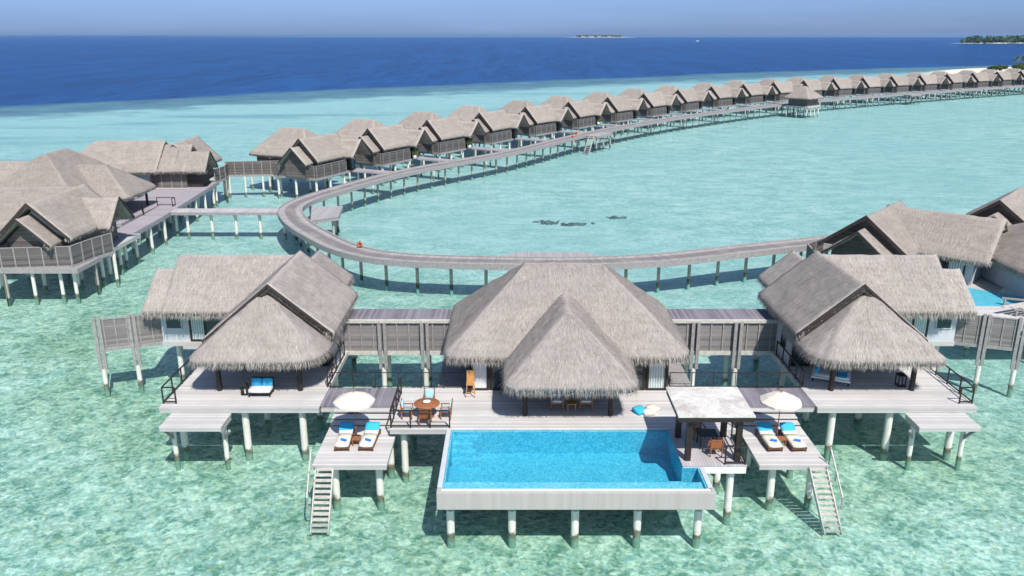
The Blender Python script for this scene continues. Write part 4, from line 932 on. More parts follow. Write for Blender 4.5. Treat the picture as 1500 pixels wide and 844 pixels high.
ribbon('deck', JC, -1.25, 1.25, ZD - .16, ZD, 'jetty_deck', jt)
for s in (-1, 1):
    ribbon('kerb', JC, s * 1.28 - .10, s * 1.28 + .10, ZD - .42, ZD + .09, 'grey_timber', jt)
# widened resting places
def platform(pts, lab, pl):
    r = thing('jetty_platform', lab, 'platform', (pts[0][0], pts[0][1], ZD), 'platforms along the jetty')
    MB().prism(pts, ZD - .10, ZD + .006).build('deck', M['fascia_flat'], r)
    cx = sum(p[0] for p in pts) / len(pts); cy = sum(p[1] for p in pts) / len(pts)
    q = [(cx + (p[0] - cx) * .985, cy + (p[1] - cy) * .985) for p in pts]; MB().prism(q, ZD - .45, ZD - .102).build('edge', M['grey_timber'], r)
    piles(r, pl, ZD - .45, .16, 'jetty_pile')
    return r
M['fascia_flat'] = boards('platform_boards', (0.36, 0.34, 0.335), 0, 0.16, 0.2, 0.5, grey=(0.34, 0.32, 0.33))
platform([(-1.6, 70.62), (8.6, 70.75), (6.6, 72.6), (0.4, 72.6)], 'wide resting platform on the jetty behind the central pavilion roof', [(0.8, 72), (3.4, 72), (6.2, 72)])
platform([(-23.2, 93.4), (-21.6, 86.0), (-19.0, 88.0), (-19.6, 93.6)], 'small square platform inside the bend of the jetty', [(-21.4, 87.2), (-19.7, 88.3), (-20.2, 92.8), (-20.0, 90.5)])
JR = resample(JC, 3.15); FR = frames(JR)
order = sorted(range(len(JR)), key=lambda i: (JR[i] - Vector((0, 0, 0))).length)
stuffmb = MB()
for rank, i in enumerate(order):
    p, (d, n) = JR[i], FR[i]
    mb = MB() if rank < 95 else stuffmb
    c = p - n * 0.35; mb.cyl((c.x, c.y, -1.5), (c.x, c.y, ZD - .43), .15, None, 12)
    ang = math.atan2(n.y, n.x); mb.rbox((p.x, p.y, ZD - .5), (2.0, .2, .14), ang)
    if rank < 95: mb.build('pile', M['jetty_pile'], jt)
o = stuffmb.build('far_piles', M['jetty_pile'], jt); o['kind'] = 'stuff'
# ladder landing on the lagoon side
def along(x0):
    i = min(range(len(JC)), key=lambda k: abs(JC[k].x - x0) + (0 if JC[k].y > 95 else 999)); return JC[i], frames(JC)[i]
def landing(x0, ln, wd, lab, ladder=True):
    p, (d, n) = along(x0); q = p - n * 1.38
    c = [q - d * ln / 2, q + d * ln / 2, q + d * ln / 2 - n * wd, q - d * ln / 2 - n * wd]
    r = platform([(v.x, v.y) for v in c], lab, [((q - d * (ln / 2 - .4) - n * (wd - .4)).x, (q - d * (ln / 2 - .4) - n * (wd - .4)).y), ((q - n * (wd - .4)).x, (q - n * (wd - .4)).y), ((q + d * (ln / 2 - .4) - n * (wd - .4)).x, (q + d * (ln / 2 - .4) - n * (wd - .4)).y)])
    if ladder:
        a = q - d * (ln / 2) - n * (wd * .5) + Vector((0, 0, ZD - .1)); b_ = a - d * 2.2 + Vector((0, 0, -3.2)); mb = MB()
        s_ = thing('landing_stairs', 'pale stairs leading from the jetty landing down to the lagoon', 'stairs', tuple(a))
        for k in (-.55, .55): MB().bar(a + n * k, b_ + n * k, .08, .2).build('stringer', M['pale_timber'], s_)
        for i in range(9): t = (i + .5) / 9; cc = a.lerp(b_, t); MB().rbox(cc, (.3, 1.06, .05), math.atan2(d.y, d.x)).build('tread', M['pale_timber'], s_)
landing(15.2, 7.0, 2.6, 'landing with stairs on the lagoon side of the jetty, halfway along the bungalow row')
landing(131, 6.5, 2.6, 'far small landing on the lagoon side of the jetty beyond the waiting pavilion', False)

# ================================================================== WATER BUNGALOWS
bg_ = thing('water_bungalow', 'thatched bungalow', 'bungalow', (0, 0, 0), 'thatched bungalows in a row along the curving jetty')
kw = dict(res=0.5, strand=14, sw=0.13, sl=0.45, th=0.32, rough=0.07)
Thatch(**kw).gable((0.5, 3.0), (9.2, 3.0), 2.95, 5.0, 8.0).build('wing_roof', M['thatch_brown'], bg_)
Thatch(**kw).gable((-1.0, 3.35), (1.2, 3.35), 2.35, 4.75, 6.95).build('gable_porch_roof', M['thatch_brown'], bg_)
Thatch(**kw).gable((9.0, -1.5), (9.0, 3.0), 2.3, 4.95, 7.25).build('entry_roof', M['thatch_brown'], bg_)
T = Thatch(**kw); T.hip(3.6, 13.0, 4.6, 15.2, 4.9, 8.6, 'y', run=3.4, cr=.8); T.build('hip_roof', M['thatch_brown'], bg_)
barge(bg_, (.42, 3.0), 2.9, 5.0, 8.0, VX); barge(bg_, (-1.08, 3.35), 2.3, 4.75, 6.95, VX, .08, .16); barge(bg_, (9.0, -1.58), 2.25, 4.95, 7.25, VY, .08, .18)
mb = MB(); mb.box(1.0, 9.3, .7, 5.3, ZD, 5.1); mb.build('wall', M['wall_wood'], bg_)
mb = MB(); gable_end(mb, (.9, 3.0), 2.3, 5.1, 7.35, VX); mb.build('gable_wall', M['wall_wood'], bg_)
MB().box(-.3, .98, 1.6, 5.1, ZD, 4.9).build('bay_wall', M['wall_wood'], bg_)
mb = MB(); gable_end(mb, (-.3, 3.35), 1.72, 4.9, 6.45, VX); mb.build('bay_gable_wall', M['wall_wood'], bg_)
MB().box(5.0, 11.6, 6.6, 14.6, ZD, 5.0).build('hip_room_wall', M['wall_wood'], bg_)
mb = MB(); mb.box(.0, 7.0, .0, .06, ZD - .35, 4.35); mb.box(.0, .06, .07, 7.2, ZD - .35, 4.35); mb.box(-.6, .0, 1.3, 1.36, ZD - .35, 4.3); mb.build('screen', M['screen_dark'] if 'screen_dark' in M else M['wall_wood'], bg_)
mb = MB()
for i in range(5): mb.box(i * 1.75 - .03, i * 1.75 + .03, -.05, -.002, ZD - .3, 4.4)
for i in range(4): mb.box(-.05, -.002, .4 + i * 2.0 - .03, .4 + i * 2.0 + .03, ZD - .3, 4.4)
mb.box(-.05, 7.05, -.05, .065, 4.36, 4.41); mb.box(-.05, .065, .07, 7.2, 4.36, 4.41); mb.build('screen_frame', M['grey_timber'], bg_)
mb = MB(); mb.box(-.1, 10.6, -.1, 7.3, ZD - .30, ZD - .02); mb.box(3.4, 13.2, 7.3, 15.6, ZD - .30, ZD - .02); mb.build('deck', M['grey_timber'], bg_)
MB().box(7.9, 10.0, -7.6, -.11, ZD - .22, ZD - .015).build('bridge', M['walk_y'], bg_)
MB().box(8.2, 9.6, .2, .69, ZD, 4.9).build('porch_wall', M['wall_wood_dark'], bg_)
panel_door(bg_, 8.5, 9.5, .2, ZD + .02, 4.8, 'glass', 'door')
piles(bg_, [(.2, .3), (3.4, .3), (6.8, .3), (.2, 3.8), (.2, 6.9), (3.6, 4.0), (7, 4), (10.3, .3), (10.3, 6), (4, 15), (8.5, 15), (12.8, 15), (3.8, 11.5), (12.8, 11)], ZD - .36, .17, n=10)
piles(bg_, [(8.3, -3.6), (9.6, -3.6)], ZD - .28, .13, n=8)
AP = [(-29.5, 114.3), (-22.1, 127.2), (-14.3, 140.4), (-6.0, 153.8), (2.7, 167.0), (12.2, 180.0), (22.1, 193.4), (32.4, 206.6), (43.6, 220.9), (55.6, 234.6), (67.6, 246.0), (79.6, 256.4), (92.2, 266.6), (105.3, 276.4), (118.6, 285.4), (132.1, 294.0), (146.2, 302.8), (160.5, 312.0), (175.0, 321.2), (189.5, 330.5), (204, 339.5)]
ordw = ['first', 'second', 'third', 'fourth', 'fifth', 'sixth', 'seventh', 'eighth', 'ninth', 'tenth', 'eleventh', 'twelfth', 'thirteenth', 'fourteenth', 'fifteenth', 'sixteenth', 'seventeenth', 'eighteenth', 'nineteenth', 'twentieth', 'last']
for i, (x, y) in enumerate(AP):
    a = Vector(AP[max(i - 1, 0)]); b = Vector(AP[min(i + 1, len(AP) - 1)]); d = (b - a); h = math.atan2(d.y, d.x)
    h = R(66) if i == 0 else h + R(2.2 * math.sin(i * 2.7))
    o = bg_ if i == 0 else copy_tree(bg_)
    lx, ly = .5, 3.0; o.rotation_euler.z = h
    o.location = (x - (lx * math.cos(h) - ly * math.sin(h)), y - (lx * math.sin(h) + ly * math.cos(h)), 0)
    o['label'] = ('nearest thatched bungalow at the left end of the jetty row, with an open veranda' if i == 0 else 'thatched bungalow on white piles, %s from the left in the long jetty row' % ordw[i])
# screen joining the row to the left villa
def screen_run(r, pts, z0, z1, mat='wall_wood'):
    for a, b in zip(pts, pts[1:]):
        a, b = Vector((*a, 0)), Vector((*b, 0)); d = b - a; ang = math.atan2(d.y, d.x); m_ = (a + b) / 2
        MB().rbox(m_ + Vector((0, 0, (z0 + z1) / 2)), (d.length, .06, z1 - z0), ang).build('screen', M[mat], r)
        k = MB(); n = max(2, int(d.length / 1.1)); nn = Vector((d.y, -d.x, 0)).normalized()
        if nn.y > 0: nn = -nn
        for i in range(n + 1): k.rbox(a.lerp(b, i / n) + nn * .06 + Vector((0, 0, (z0 + z1) / 2)), (.09, .07, z1 - z0 + .08), ang)
        k.rbox(m_ + Vector((0, 0, z1 + .03)), (d.length, .12, .06), ang); k.rbox(m_ + nn * .02 + Vector((0, 0, z0 - .1)), (d.length, .14, .3), ang); k.build('frame', M['grey_timber'], r)
        for i in range(0, n + 1, 2): p = a.lerp(b, i / n); piles(r, [(p.x, p.y)], z0 - .2, .15)
r = thing('privacy_fence', 'long dark boarded screen on stilts between left villa and first bungalow', 'fence', (-37, 115, 0))
screen_run(r, [(-40.6, 116.0), (-33.2, 116.9)], 2.6, 4.5)

# ================================================================== LEFT VILLA
KW = dict(res=0.4, strand=50, shag=5, sw=0.09, sl=0.45, th=0.32, rough=0.06)
LG = 'thatched houses of the left villa'
A = thing('thatched_house', 'nearest left house with a double gable over dark boarded walls and a boarded balcony', 'house', (-41, 72, ZD), LG)
Thatch(**KW).gable((-41.1, 68.3), (-41.1, 78.2), 3.3, 5.0, 8.1).build('gable_roof', M['thatch_brown'], A)
Thatch(**KW).gable((-41.35, 66.9), (-41.35, 69.2), 2.5, 4.75, 7.05).build('small_gable_roof', M['thatch_brown'], A)
Thatch(**KW).gable((-36.7, 75.5), (-41.5, 75.5), 2.5, 4.9, 7.3).build('entry_roof', M['thatch_brown'], A)
Thatch(**KW).gable((-62, 76.9), (-41.3, 76.9), 4.6, 4.9, 8.0).build('wing_roof', M['thatch_brown'], A)
barge(A, (-41.1, 68.22), 3.25, 5.0, 8.1, VY, .1, .28); barge(A, (-41.35, 66.82), 2.45, 4.75, 7.05, VY, .1, .2); barge(A, (-36.62, 75.5), 2.45, 4.9, 7.3, VX, .1, .2)
MB().box(-43.6, -38.5, 69.2, 78, ZD, 5.05).build('wall', M['wall_wood'], A)
MB().box(-43.0, -39.7, 67.8, 69.19, ZD, 4.95).build('bay_wall', M['wall_wood'], A)
mb = MB(); gable_end(mb, (-41.35, 67.8), 1.64, 4.95, 6.5, VY); mb.build('bay_gable_wall', M['wall_wood'], A)
mb = MB(); gable_end(mb, (-41.1, 69.2), 2.5, 5.05, 7.4, VY); mb.build('gable_wall', M['plaster'], A)
MB().box(-60, -43.61, 74, 80, ZD, 5.1).build('wing_wall', M['wall_wood'], A)
MB().box(-46.2, -36.9, 66.9, 73.0, ZD - .4, ZD - .03).build('deck', M['grey_timber'], A)
MB().box(-60, -37.2, 73.01, 80, ZD - .4, ZD - .03).build('rear_deck', M['fascia'], A)
screen_run(A, [(-46.4, 66.6), (-43.3, 67.05), (-37.7, 67.7), (-37.2, 70.4), (-36.5, 72.6)], 2.75, 4.45, 'screen_dark')
piles(A, [(-45.5, 70), (-42, 70.5), (-39, 70.5), (-45.5, 74), (-42, 74.5), (-38, 74.5), (-50, 75), (-50, 79), (-44, 79), (-38.5, 79)], ZD - .38, .17)
MB().cyl((-37.1, 73.6, ZD), (-37.1, 73.6, 4.9), .1).build('post', M['dark_timber'], A)

B = thing('thatched_house', 'large hipped left house with a hipped porch, between the two gabled left houses', 'house', (-50.5, 92, ZD), LG)
T = Thatch(**KW); T.hip(-56.5, -45.0, 83.6, 99.4, 5.0, 9.5, 'y', cr=1.0); T.build('roof', M['thatch_brown'], B)
T = Thatch(**KW); T.hip(-50, -41.6, 87.6, 95.6, 4.85, 8.0, 'x', ends=(False, True), cr=.8); T.build('porch_roof', M['thatch_brown'], B)
T = Thatch(**KW); T.hip(-65, -51, 86, 98, 4.9, 8.3, 'x', ends=(True, False), cr=.8); T.build('side_roof', M['thatch_brown'], B)
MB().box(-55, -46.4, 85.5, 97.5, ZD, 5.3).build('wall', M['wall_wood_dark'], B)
for y in (88.8, 94.4): MB().cyl((-42.6, y, ZD), (-42.6, y, 5.0), .14).build('post', M['dark_timber'], B)
MB().box(-57, -41.2, 84.5, 98.5, ZD - .4, ZD - .02).build('deck', M['walk_y'], B)
piles(B, [(-41.8, 85.2), (-41.8, 89.5), (-41.8, 97.5), (-46, 85.2), (-46, 97.9), (-51, 97.9), (-51, 85.2), (-56, 97.9)], ZD - .38, .17)

C_ = thing('thatched_house', 'farthest left house with a long ridge, white and boarded walls and an entry gable', 'house', (-46, 108, ZD), LG)
T = Thatch(**KW); T.hip(-58.6, -45.5, 104.3, 112.6, 5.0, 8.6, 'x', ends=(True, False), cr=.8); T.build('hip_roof', M['thatch_brown'], C_)
Thatch(**KW).gable((-50, 108.5), (-42.0, 108.5), 3.75, 5.05, 8.0).build('gable_roof', M['thatch_brown'], C_)
Thatch(**KW).gable((-43.5, 107.2), (-39.4, 107.2), 2.3, 5.0, 7.25).build('entry_roof', M['thatch_brown'], C_)
Thatch(**KW).gable((-44.4, 108), (-44.4, 116.6), 3.2, 5.0, 8.2).build('rear_gable_roof', M['thatch_brown'], C_)
barge(C_, (-39.32, 107.2), 2.25, 5.0, 7.25, VX, .1, .2)
mb = MB(); gable_end(mb, (-40.4, 107.2), 1.8, 4.95, 6.8, VX); mb.box(-42.2, -40.3, 106.0, 108.6, ZD, 4.94); mb.build('entry_wall', M['wall_wood_dark'], C_)
MB().box(-57, -46.9, 105.3, 111.8, ZD, 5.2).build('wall', M['plaster'], C_)
MB().box(-46.89, -42.21, 105.6, 111.5, ZD, 5.2).build('boarded_wall', M['wall_wood'], C_)
MB().box(-46.8, -42.2, 111.51, 115.6, ZD, 5.2).build('rear_wall', M['wall_wood'], C_)
MB().box(-57.5, -40.2, 104.9, 116.4, ZD - .4, ZD - .02).build('deck', M['fascia'], C_)
mb = MB()
for i in range(4): mb.box(-46.8 + i * 1.3, -46.7 + i * 1.3, 105.53, 105.599, ZD, 4.9)
mb.build('batten', M['grey_timber'], C_)
screen_run(C_, [(-40.0, 109.6), (-39.6, 112.6), (-40.2, 115.8)], 2.75, 4.4)
piles(C_, [(-45, 105.4), (-41, 105.4), (-49, 105.4), (-53, 105.4), (-41, 111), (-41, 116), (-46, 116)], ZD - .38, .17)
MB().box(-45.5, -40.9, 98.6, 104.89, ZD - .3, ZD - .01).build('link_deck', M['walk_y'], C_)

wk = thing('walkway', 'straight grey boardwalk on white piles running along the front of the left villa', 'walkway', (-39.8, 92, ZD))
WP = [Vector((-38.9, 72.9, 0)), Vector((-39.4, 88, 0)), Vector((-40.1, 98, 0)), Vector((-41.0, 110.5, 0))]
ribbon('deck', WP, -1.2, 1.2, ZD - .14, ZD + .006, 'walk_y', wk)
for s in (-1, 1): ribbon('edge_beam', WP, s * 1.14 - .07, s * 1.14 + .07, ZD - .45, ZD - .142, 'grey_timber', wk)
for p, (d, n) in zip(resample(WP, 3.9), frames(resample(WP, 3.9))): piles(wk, [((p + n * 1.0).x, (p + n * 1.0).y), ((p - n * 1.0).x, (p - n * 1.0).y)], ZD - .3, .16)
pr_ = thing('pier', 'narrow straight pier linking the left villa boardwalk to the bend of the jetty', 'pier', (-33, 91.4, ZD))
MB().box(-38.5, -26.3, 90.5, 92.3, ZD - .14, ZD + .004).build('deck', M['deck_long'], pr_)
mb = MB(); mb.box(-38.5, -26.3, 90.52, 90.62, ZD - .42, ZD - .142); mb.box(-38.5, -26.3, 92.18, 92.28, ZD - .42, ZD - .142); mb.build('edge_beam', M['grey_timber'], pr_)
for i in range(5): x = -36.9 + i * 2.75; MB().cyl((x, 91.2, -1.5), (x, 91.2, ZD - .45), .17, None, 12).rbox((x, 91.4, ZD - .53), (.2, 1.5, .16)).build('pile', M['pile'], pr_)
G4 = 'dark railings of the left villa boardwalk'
def railing2(lab, pts):
    r = thing('railing', lab, 'railing', (pts[0][0], pts[0][1], ZD), G4); rail_run(r, pts, ZD, .95, 1.4, .06)
railing2('dark railing on the boardwalk just beyond the pier junction', [(-41.3, 94.0), (-39.2, 94.0), (-39.2, 93.2)])
railing2('short dark railing on the left villa boardwalk before the pier junction', [(-40.5, 88.5), (-41.6, 90.6)])
railing2('dark railing at the near end of the left villa boardwalk', [(-37.75, 73.3), (-37.75, 75.2)])

# ================================================================== RIGHT VILLA
D_ = thing('thatched_house', 'angled right house with two gables and glass doors beside a small pool', 'house', (34, 66, ZD), 'thatched houses of the right villa')
dr = Vector((0.66, 0.75, 0)); nr = Vector((0.75, -0.66, 0)); a0 = Vector((28.6, 64.9, 0))
g2 = lambda v: (v.x, v.y)
Thatch(**KW).gable(g2(a0), g2(a0 + dr * 8.5), 3.7, 4.95, 7.75).build('gable_roof', M['thatch_brown'], D_)
Thatch(**KW).gable(g2(a0 - dr * 1.5), g2(a0 + dr * 1.2), 2.6, 4.75, 6.75).build('small_gable_roof', M['thatch_brown'], D_)
q0 = a0 + dr * 6.2
Thatch(**KW).gable(g2(q0 - nr * .3), g2(q0 + nr * 8.8), 3.75, 4.9, 7.72).build('wing_roof', M['thatch_brown'], D_)
q1 = q0 + nr * 8.2 + dr * 3
T = Thatch(**KW); T.gable(g2(q1 - dr * 6.0), g2(q1 + dr * 6), 4.6, 4.9, 8.3) if False else T.hip(37.6, 49.5, 56.0, 68.5, 4.95, 8.8, 'x', cr=.8); T.build('hip_roof', M['thatch_brown'], D_)
barge(D_, g2(a0 - dr * .08), 3.6, 4.95, 7.75, dr, .12, .32); barge(D_, g2(a0 - dr * 1.58), 2.5, 4.75, 6.75, dr, .1, .2)
mb = MB(); gable_end(mb, g2(a0 + dr * .6), 3.65, 4.82, 7.6, dr); mb.build('gable_wall', M['wall_wood'], D_)
ang = math.atan2(dr.y, dr.x)
def obox(c, dx, dy, z0, z1, name, mat, r=D_): MB().rbox((c.x, c.y, (z0 + z1) / 2), (dx, dy, z1 - z0), ang).build(name, M[mat], r)
obox(a0 + dr * 4.5, 7, 5.6, ZD, 4.9, 'wall', 'wall_wood'); obox(q0 + nr * 2.9, 5.4, 9.4, ZD, 5.0, 'wing_wall', 'plaster')
MB().box(38.6, 48, 57.6, 67, ZD, 5.0).build('hip_room_wall', M['plaster'], D_)
# glass doors along the wing wall facing the pool
for i in range(6):
    c = q0 + nr * (-.4 + i * 1.35) - dr * 2.77
    f = MB()
    for s in (-.6, .6): f.rbox((c.x + nr.x * s, c.y + nr.y * s, 3.85), (.1, .1, 2.2), ang)
    for z in (2.8, 4.9): f.rbox((c.x, c.y, z), (.1, 1.3, .1), ang)
    fo = f.build('glass_door', M['dark_timber'], D_); MB().rbox((c.x + dr.x * .01, c.y + dr.y * .01, 3.85), (.05, 1.1, 2.0), ang).build('pane', M['curtain' if i % 2 else 'glass'], fo)
panel_door(D_, 40.2, 47.5, 57.6, ZD + .02, 4.95, ['curtain', 'glass', 'curtain', 'glass', 'curtain'], 'glass_door', .16, 5)
MB().box(32.5, 49, 52.8, 57.0, ZD - .4, ZD - .02).build('deck', M['deck'], D_)
obox(a0 + dr * 4.5, 10, 8, ZD - .45, ZD - .05, 'floor', 'fascia'); obox(q0 + nr * 3.5, 8, 12.5, ZD - .44, ZD - .045, 'wing_floor', 'fascia')
piles(D_, [(29, 63), (33, 55.5), (37, 53.4), (41, 53.4), (28, 67.5), (33, 62)], ZD - .4, .17)
p2 = thing('plunge_pool', 'small bright blue pool beside the glass doors of the right villa', 'pool', (35.5, 59, ZD))
c = Vector((35.7, 58.9, 0)); MB().rbox((c.x, c.y, 2.2), (4.6, 6.4, .9), ang).build('basin', M['tile_pale'], p2)
MB().rbox((c.x, c.y, 2.66), (4.4, 6.2, .03), ang).build('water', M['pool_blue'] if 'pool_blue' in M else M['tile'], p2)
r = thing('privacy_fence', 'dark boarded fence in front of the right villa gable, by the jetty end', 'fence', (28, 73, 0))
screen_run(r, [(28.2, 72.2), (26.0, 70.0), (25.6, 66.8)], 2.6, 4.1)
pg = thing('pergola', 'small slatted pale pergola at the right edge behind the privacy fence', 'pergola', (37, 55.5, ZD))
mb = MB()
for i in range(8): mb.rbox((36.2 + i * .55, 55.6 - i * .2, 3.3), (.28, 3.2, .06), R(-68))
mb.build('slats', M['pale_timber'], pg)
mb = MB(); mb.rbox((38.1, 56.6, 3.2), (4.4, .12, .12), R(-20)); mb.rbox((37.5, 54.0, 3.2), (4.4, .12, .12), R(-20)); mb.build('beam', M['grey_timber'], pg)
for x, y in ((36.2, 57.2), (40.0, 55.8), (35.6, 54.7), (39.4, 53.3)): MB().box(x - .06, x + .06, y - .06, y + .06, ZD, 3.15).build('post', M['grey_timber'], pg)
E_ = thing('thatched_house', 'right house with a dark edged gable just visible at the right edge', 'house', (45, 72, ZD), 'thatched houses of the right villa')
a1 = Vector((42.6, 70.6, 0))
Thatch(**KW).gable(g2(a1), g2(a1 + dr * 9), 4.0, 4.95, 7.9).build('gable_roof', M['thatch_brown'], E_)
Thatch(**KW).gable(g2(a1 - dr * 1.4), g2(a1 + dr * 1), 2.7, 4.75, 6.9).build('small_gable_roof', M['thatch_brown'], E_)
barge(E_, g2(a1 - dr * .08), 3.9, 4.95, 7.9, dr, .12, .32)
obox(a1 + dr * 5, 8, 6, ZD - .4, 4.9, 'wall', 'plaster', E_)
mb = MB(); gable_end(mb, g2(a1 + dr * .5), 3.95, 4.82, 7.74, dr); mb.build('gable_wall', M['wall_wood'], E_)
piles(E_, [g2(a1 + dr * 2 + nr * 2.5), g2(a1 + dr * 2 - nr * 2.5), g2(a1 + dr * 8 + nr * 2.5), g2(a1 + dr * 8 - nr * 2.5)], ZD - .38, .17)

# ================================================================== WAITING PAVILION on the jetty
wp = thing('waiting_pavilion', 'square pavilion with a pointed thatched roof on piles beside the jetty', 'pavilion', (0, 0, 0))
T = Thatch(**kw); T.hip(-4.1, 4.1, -4.1, 4.1, 4.9, 8.3, 'x', cr=.5); T.build('roof', M['thatch_brown'], wp)
MB().box(-2.9, 2.9, -2.9, 2.9, ZD - .05, 5.1).build('wall', M['wall_wood'], wp)
MB().box(-3.5, 3.5, -3.5, 3.5, ZD - .5, ZD - .06).build('deck', M['fascia'], wp)
piles(wp, [(x, y) for x in (-3.1, -1, 1, 3.1) for y in (-3.1, 0, 3.1)], ZD - .48, .18, n=10)
wp.location = (82.2, 236.5, 0); wp.rotation_euler.z = R(42)

# ================================================================== small things along the jetty
def lifebuoy(x, y, lab, rz=0):
    r = thing('lifebuoy_stand', lab, 'lifebuoy', (x, y, ZD), 'lifebuoys along the jetty')
    MB().box(x - .06, x + .06, y - .06, y + .06, ZD, ZD + .62).build('post', M['dark_timber'], r)
    vs = []; fs = []; n, k = 18, 8
    for i in range(n):
        a = 2 * math.pi * i / n
        for j in range(k): b = 2 * math.pi * j / k; rr = .19 + .085 * math.cos(b); vs.append((x + rr * math.cos(a), y - .16 + .09 * math.sin(b), ZD + .34 + rr * math.sin(a)))
    fs = [(i * k + j, ((i + 1) % n) * k + j, ((i + 1) % n) * k + (j + 1) % k, i * k + (j + 1) % k) for i in range(n) for j in range(k)]
    MB().add(vs, fs, True).build('buoy', M['orange'], r)
lifebuoy(-14.2, 74.3, 'orange lifebuoy on a short post at the jetty edge, alone on the near bend')
pj, (dj, nj) = along(11.0); q = pj - nj * 1.1; lifebuoy(q.x, q.y, 'orange lifebuoy on the far jetty left of the landing stairs')
pj, (dj, nj) = along(13.2); q = pj + nj * 1.0; lifebuoy(q.x, q.y, 'orange lifebuoy on the far jetty nearest the landing stairs')
def potted(x, y, lab):
    r = thing('potted_plant', lab, 'plant', (x, y, ZD), 'potted plants at the bungalow entrances'); rd = random.Random(int(x * 10))
    MB().lathe([(0, 0), (.28, 0), (.4, .6), (.34, .6), (.3, .5), (0, .5)], (x, y, ZD), 14).build('pot', M['white_paint'], r)
    mb = MB()
    for _ in range(70):
        a = rd.uniform(0, 6.28); e = rd.uniform(.2, 1.2); d = Vector((math.cos(a) * .7, math.sin(a) * .7, e)).normalized(); L_ = rd.uniform(.5, 1.1); s = d.cross(Vector((0, 0, 1))).normalized() * .09; p0 = Vector((x, y, ZD + .5))
        mb.add([p0, p0 + d * L_ * .6 + s, p0 + d * L_, p0 + d * L_ * .6 - s], [(0, 1, 2, 3)])
    mb.build('leaves', M['flower'], r)
for i, w_ in ((1, 'second'), (2, 'third'), (5, 'sixth')):
    o_ = [b for b in bpy.data.objects if b.get('group') == bg_['group'] and b.get('label', '').find(w_ + ' from') >= 0][0]
    v = Matrix.Translation(o_.location) @ Matrix.Rotation(o_.rotation_euler.z, 4, 'Z') @ Vector((7.5, -.6, 0)); potted(v.x, v.y, 'yellow green potted plant by the entrance of the %s bungalow of the row' % w_)

# coral patches
def coral(cx, cy, rx, ry, lab, seed):
    rd = random.Random(seed); bm = bmesh.new()
    for _ in range(int(26 + rx * 22)):
        a = rd.uniform(0, 6.28); q = abs(rd.gauss(0, .55)); m_ = Matrix.Translation((cx + math.cos(a) * q * rx, cy + math.sin(a) * q * ry, -0.65)) @ Matrix.Diagonal((rd.uniform(.12, .42), rd.uniform(.12, .4), rd.uniform(.08, .22), 1))
        bmesh.ops.create_icosphere(bm, subdivisions=2, radius=1, matrix=m_)
    for v in bm.verts: v.co += Vector((noise.noise(v.co * 1.7), noise.noise(v.co * 1.7 + Vector((9, 0, 0))), noise.noise(v.co * 2.1))) * .25
    me = bpy.data.meshes.new('coral_patch'); o0 = Vector((cx, cy, -0.65))
    for v in bm.verts: v.co -= o0
    bm.to_mesh(me); bm.free(); o = link(me, 'coral_patch', M['coral'], None, tuple(o0)); tag(o, lab, 'coral', 'dark coral patches in the lagoon')
M['coral'] = plain('coral', (0.085, 0.125, 0.11), 0.95, 0.5, 1.5)
coral(4.2, 99.8, 1.2, 1.0, 'dark coral patch in the open lagoon, left part of the larger pair', 1)
coral(7.6, 98.7, 2.0, .7, 'dark coral patch in the open lagoon, right part of the larger pair', 2)
coral(13.2, 102.6, 1.1, .5, 'smallest dark coral patch in the open lagoon, right of the larger pair', 3)

# ================================================================== BEACH, TREES, ISLANDS, BOAT
def land(name, cx, cy, rx, ry, h, rot, lab, mat='sand', n=40):
    vs = []; rings = 6; rd = random.Random(int(cx))
    ph = [rd.uniform(0, 6) for _ in range(4)]
    for j in range(rings + 1):
        q = 1 - j / rings
        for i in range(n):
            a = 2 * math.pi * i / n; k = 1 + .12 * math.sin(3 * a + ph[0]) + .07 * math.sin(5 * a + ph[1]); x, y = rx * q * k * math.cos(a), ry * q * k * math.sin(a)
            vs.append((cx + x * math.cos(rot) - y * math.sin(rot), cy + x * math.sin(rot) + y * math.cos(rot), -1.3 + (h + 1.3) * (1 - q ** 2.2)))
    fs = [(j * n + i, j * n + (i + 1) % n, (j + 1) * n + (i + 1) % n, (j + 1) * n + i) for j in range(rings) for i in range(n)]
    o = MB().add(vs, fs, True).build(name, M[mat]); tag(o, lab, 'land', kind='structure'); return o
land('sandbank', 322, 545, 110, 42, 1.1, R(36), 'white sand beach beyond the far end of the bungalow row')
land('island_beach', 1560, 2290, 390, 95, 2.5, R(-4), 'white beach of the wooded island at the right horizon')
land('island_beach', 810, 7600, 330, 130, 3.0, 0, 'thin pale beach of the small island on the horizon')
def leafmass(mb, c, r, n, size, rd, flat=.75):
    c = Vector(c)
    for _ in range(n):
        d = Vector((rd.gauss(0, 1), rd.gauss(0, 1), rd.gauss(0, 1))).normalized(); q = rd.random() ** .35
        p = c + Vector((d.x * r * q, d.y * r * q, d.z * r * q * flat)); u = Vector((rd.gauss(0, 1), rd.gauss(0, 1), rd.gauss(0, .6))).normalized(); v = u.cross(Vector((rd.gauss(0, 1), rd.gauss(0, 1), rd.gauss(0, 1)))).normalized(); s = size * rd.uniform(.6, 1.3)
        mb.add([p - u * s, p + v * s * .45, p + u * s, p - v * s * .45], [(0, 1, 2, 3)])
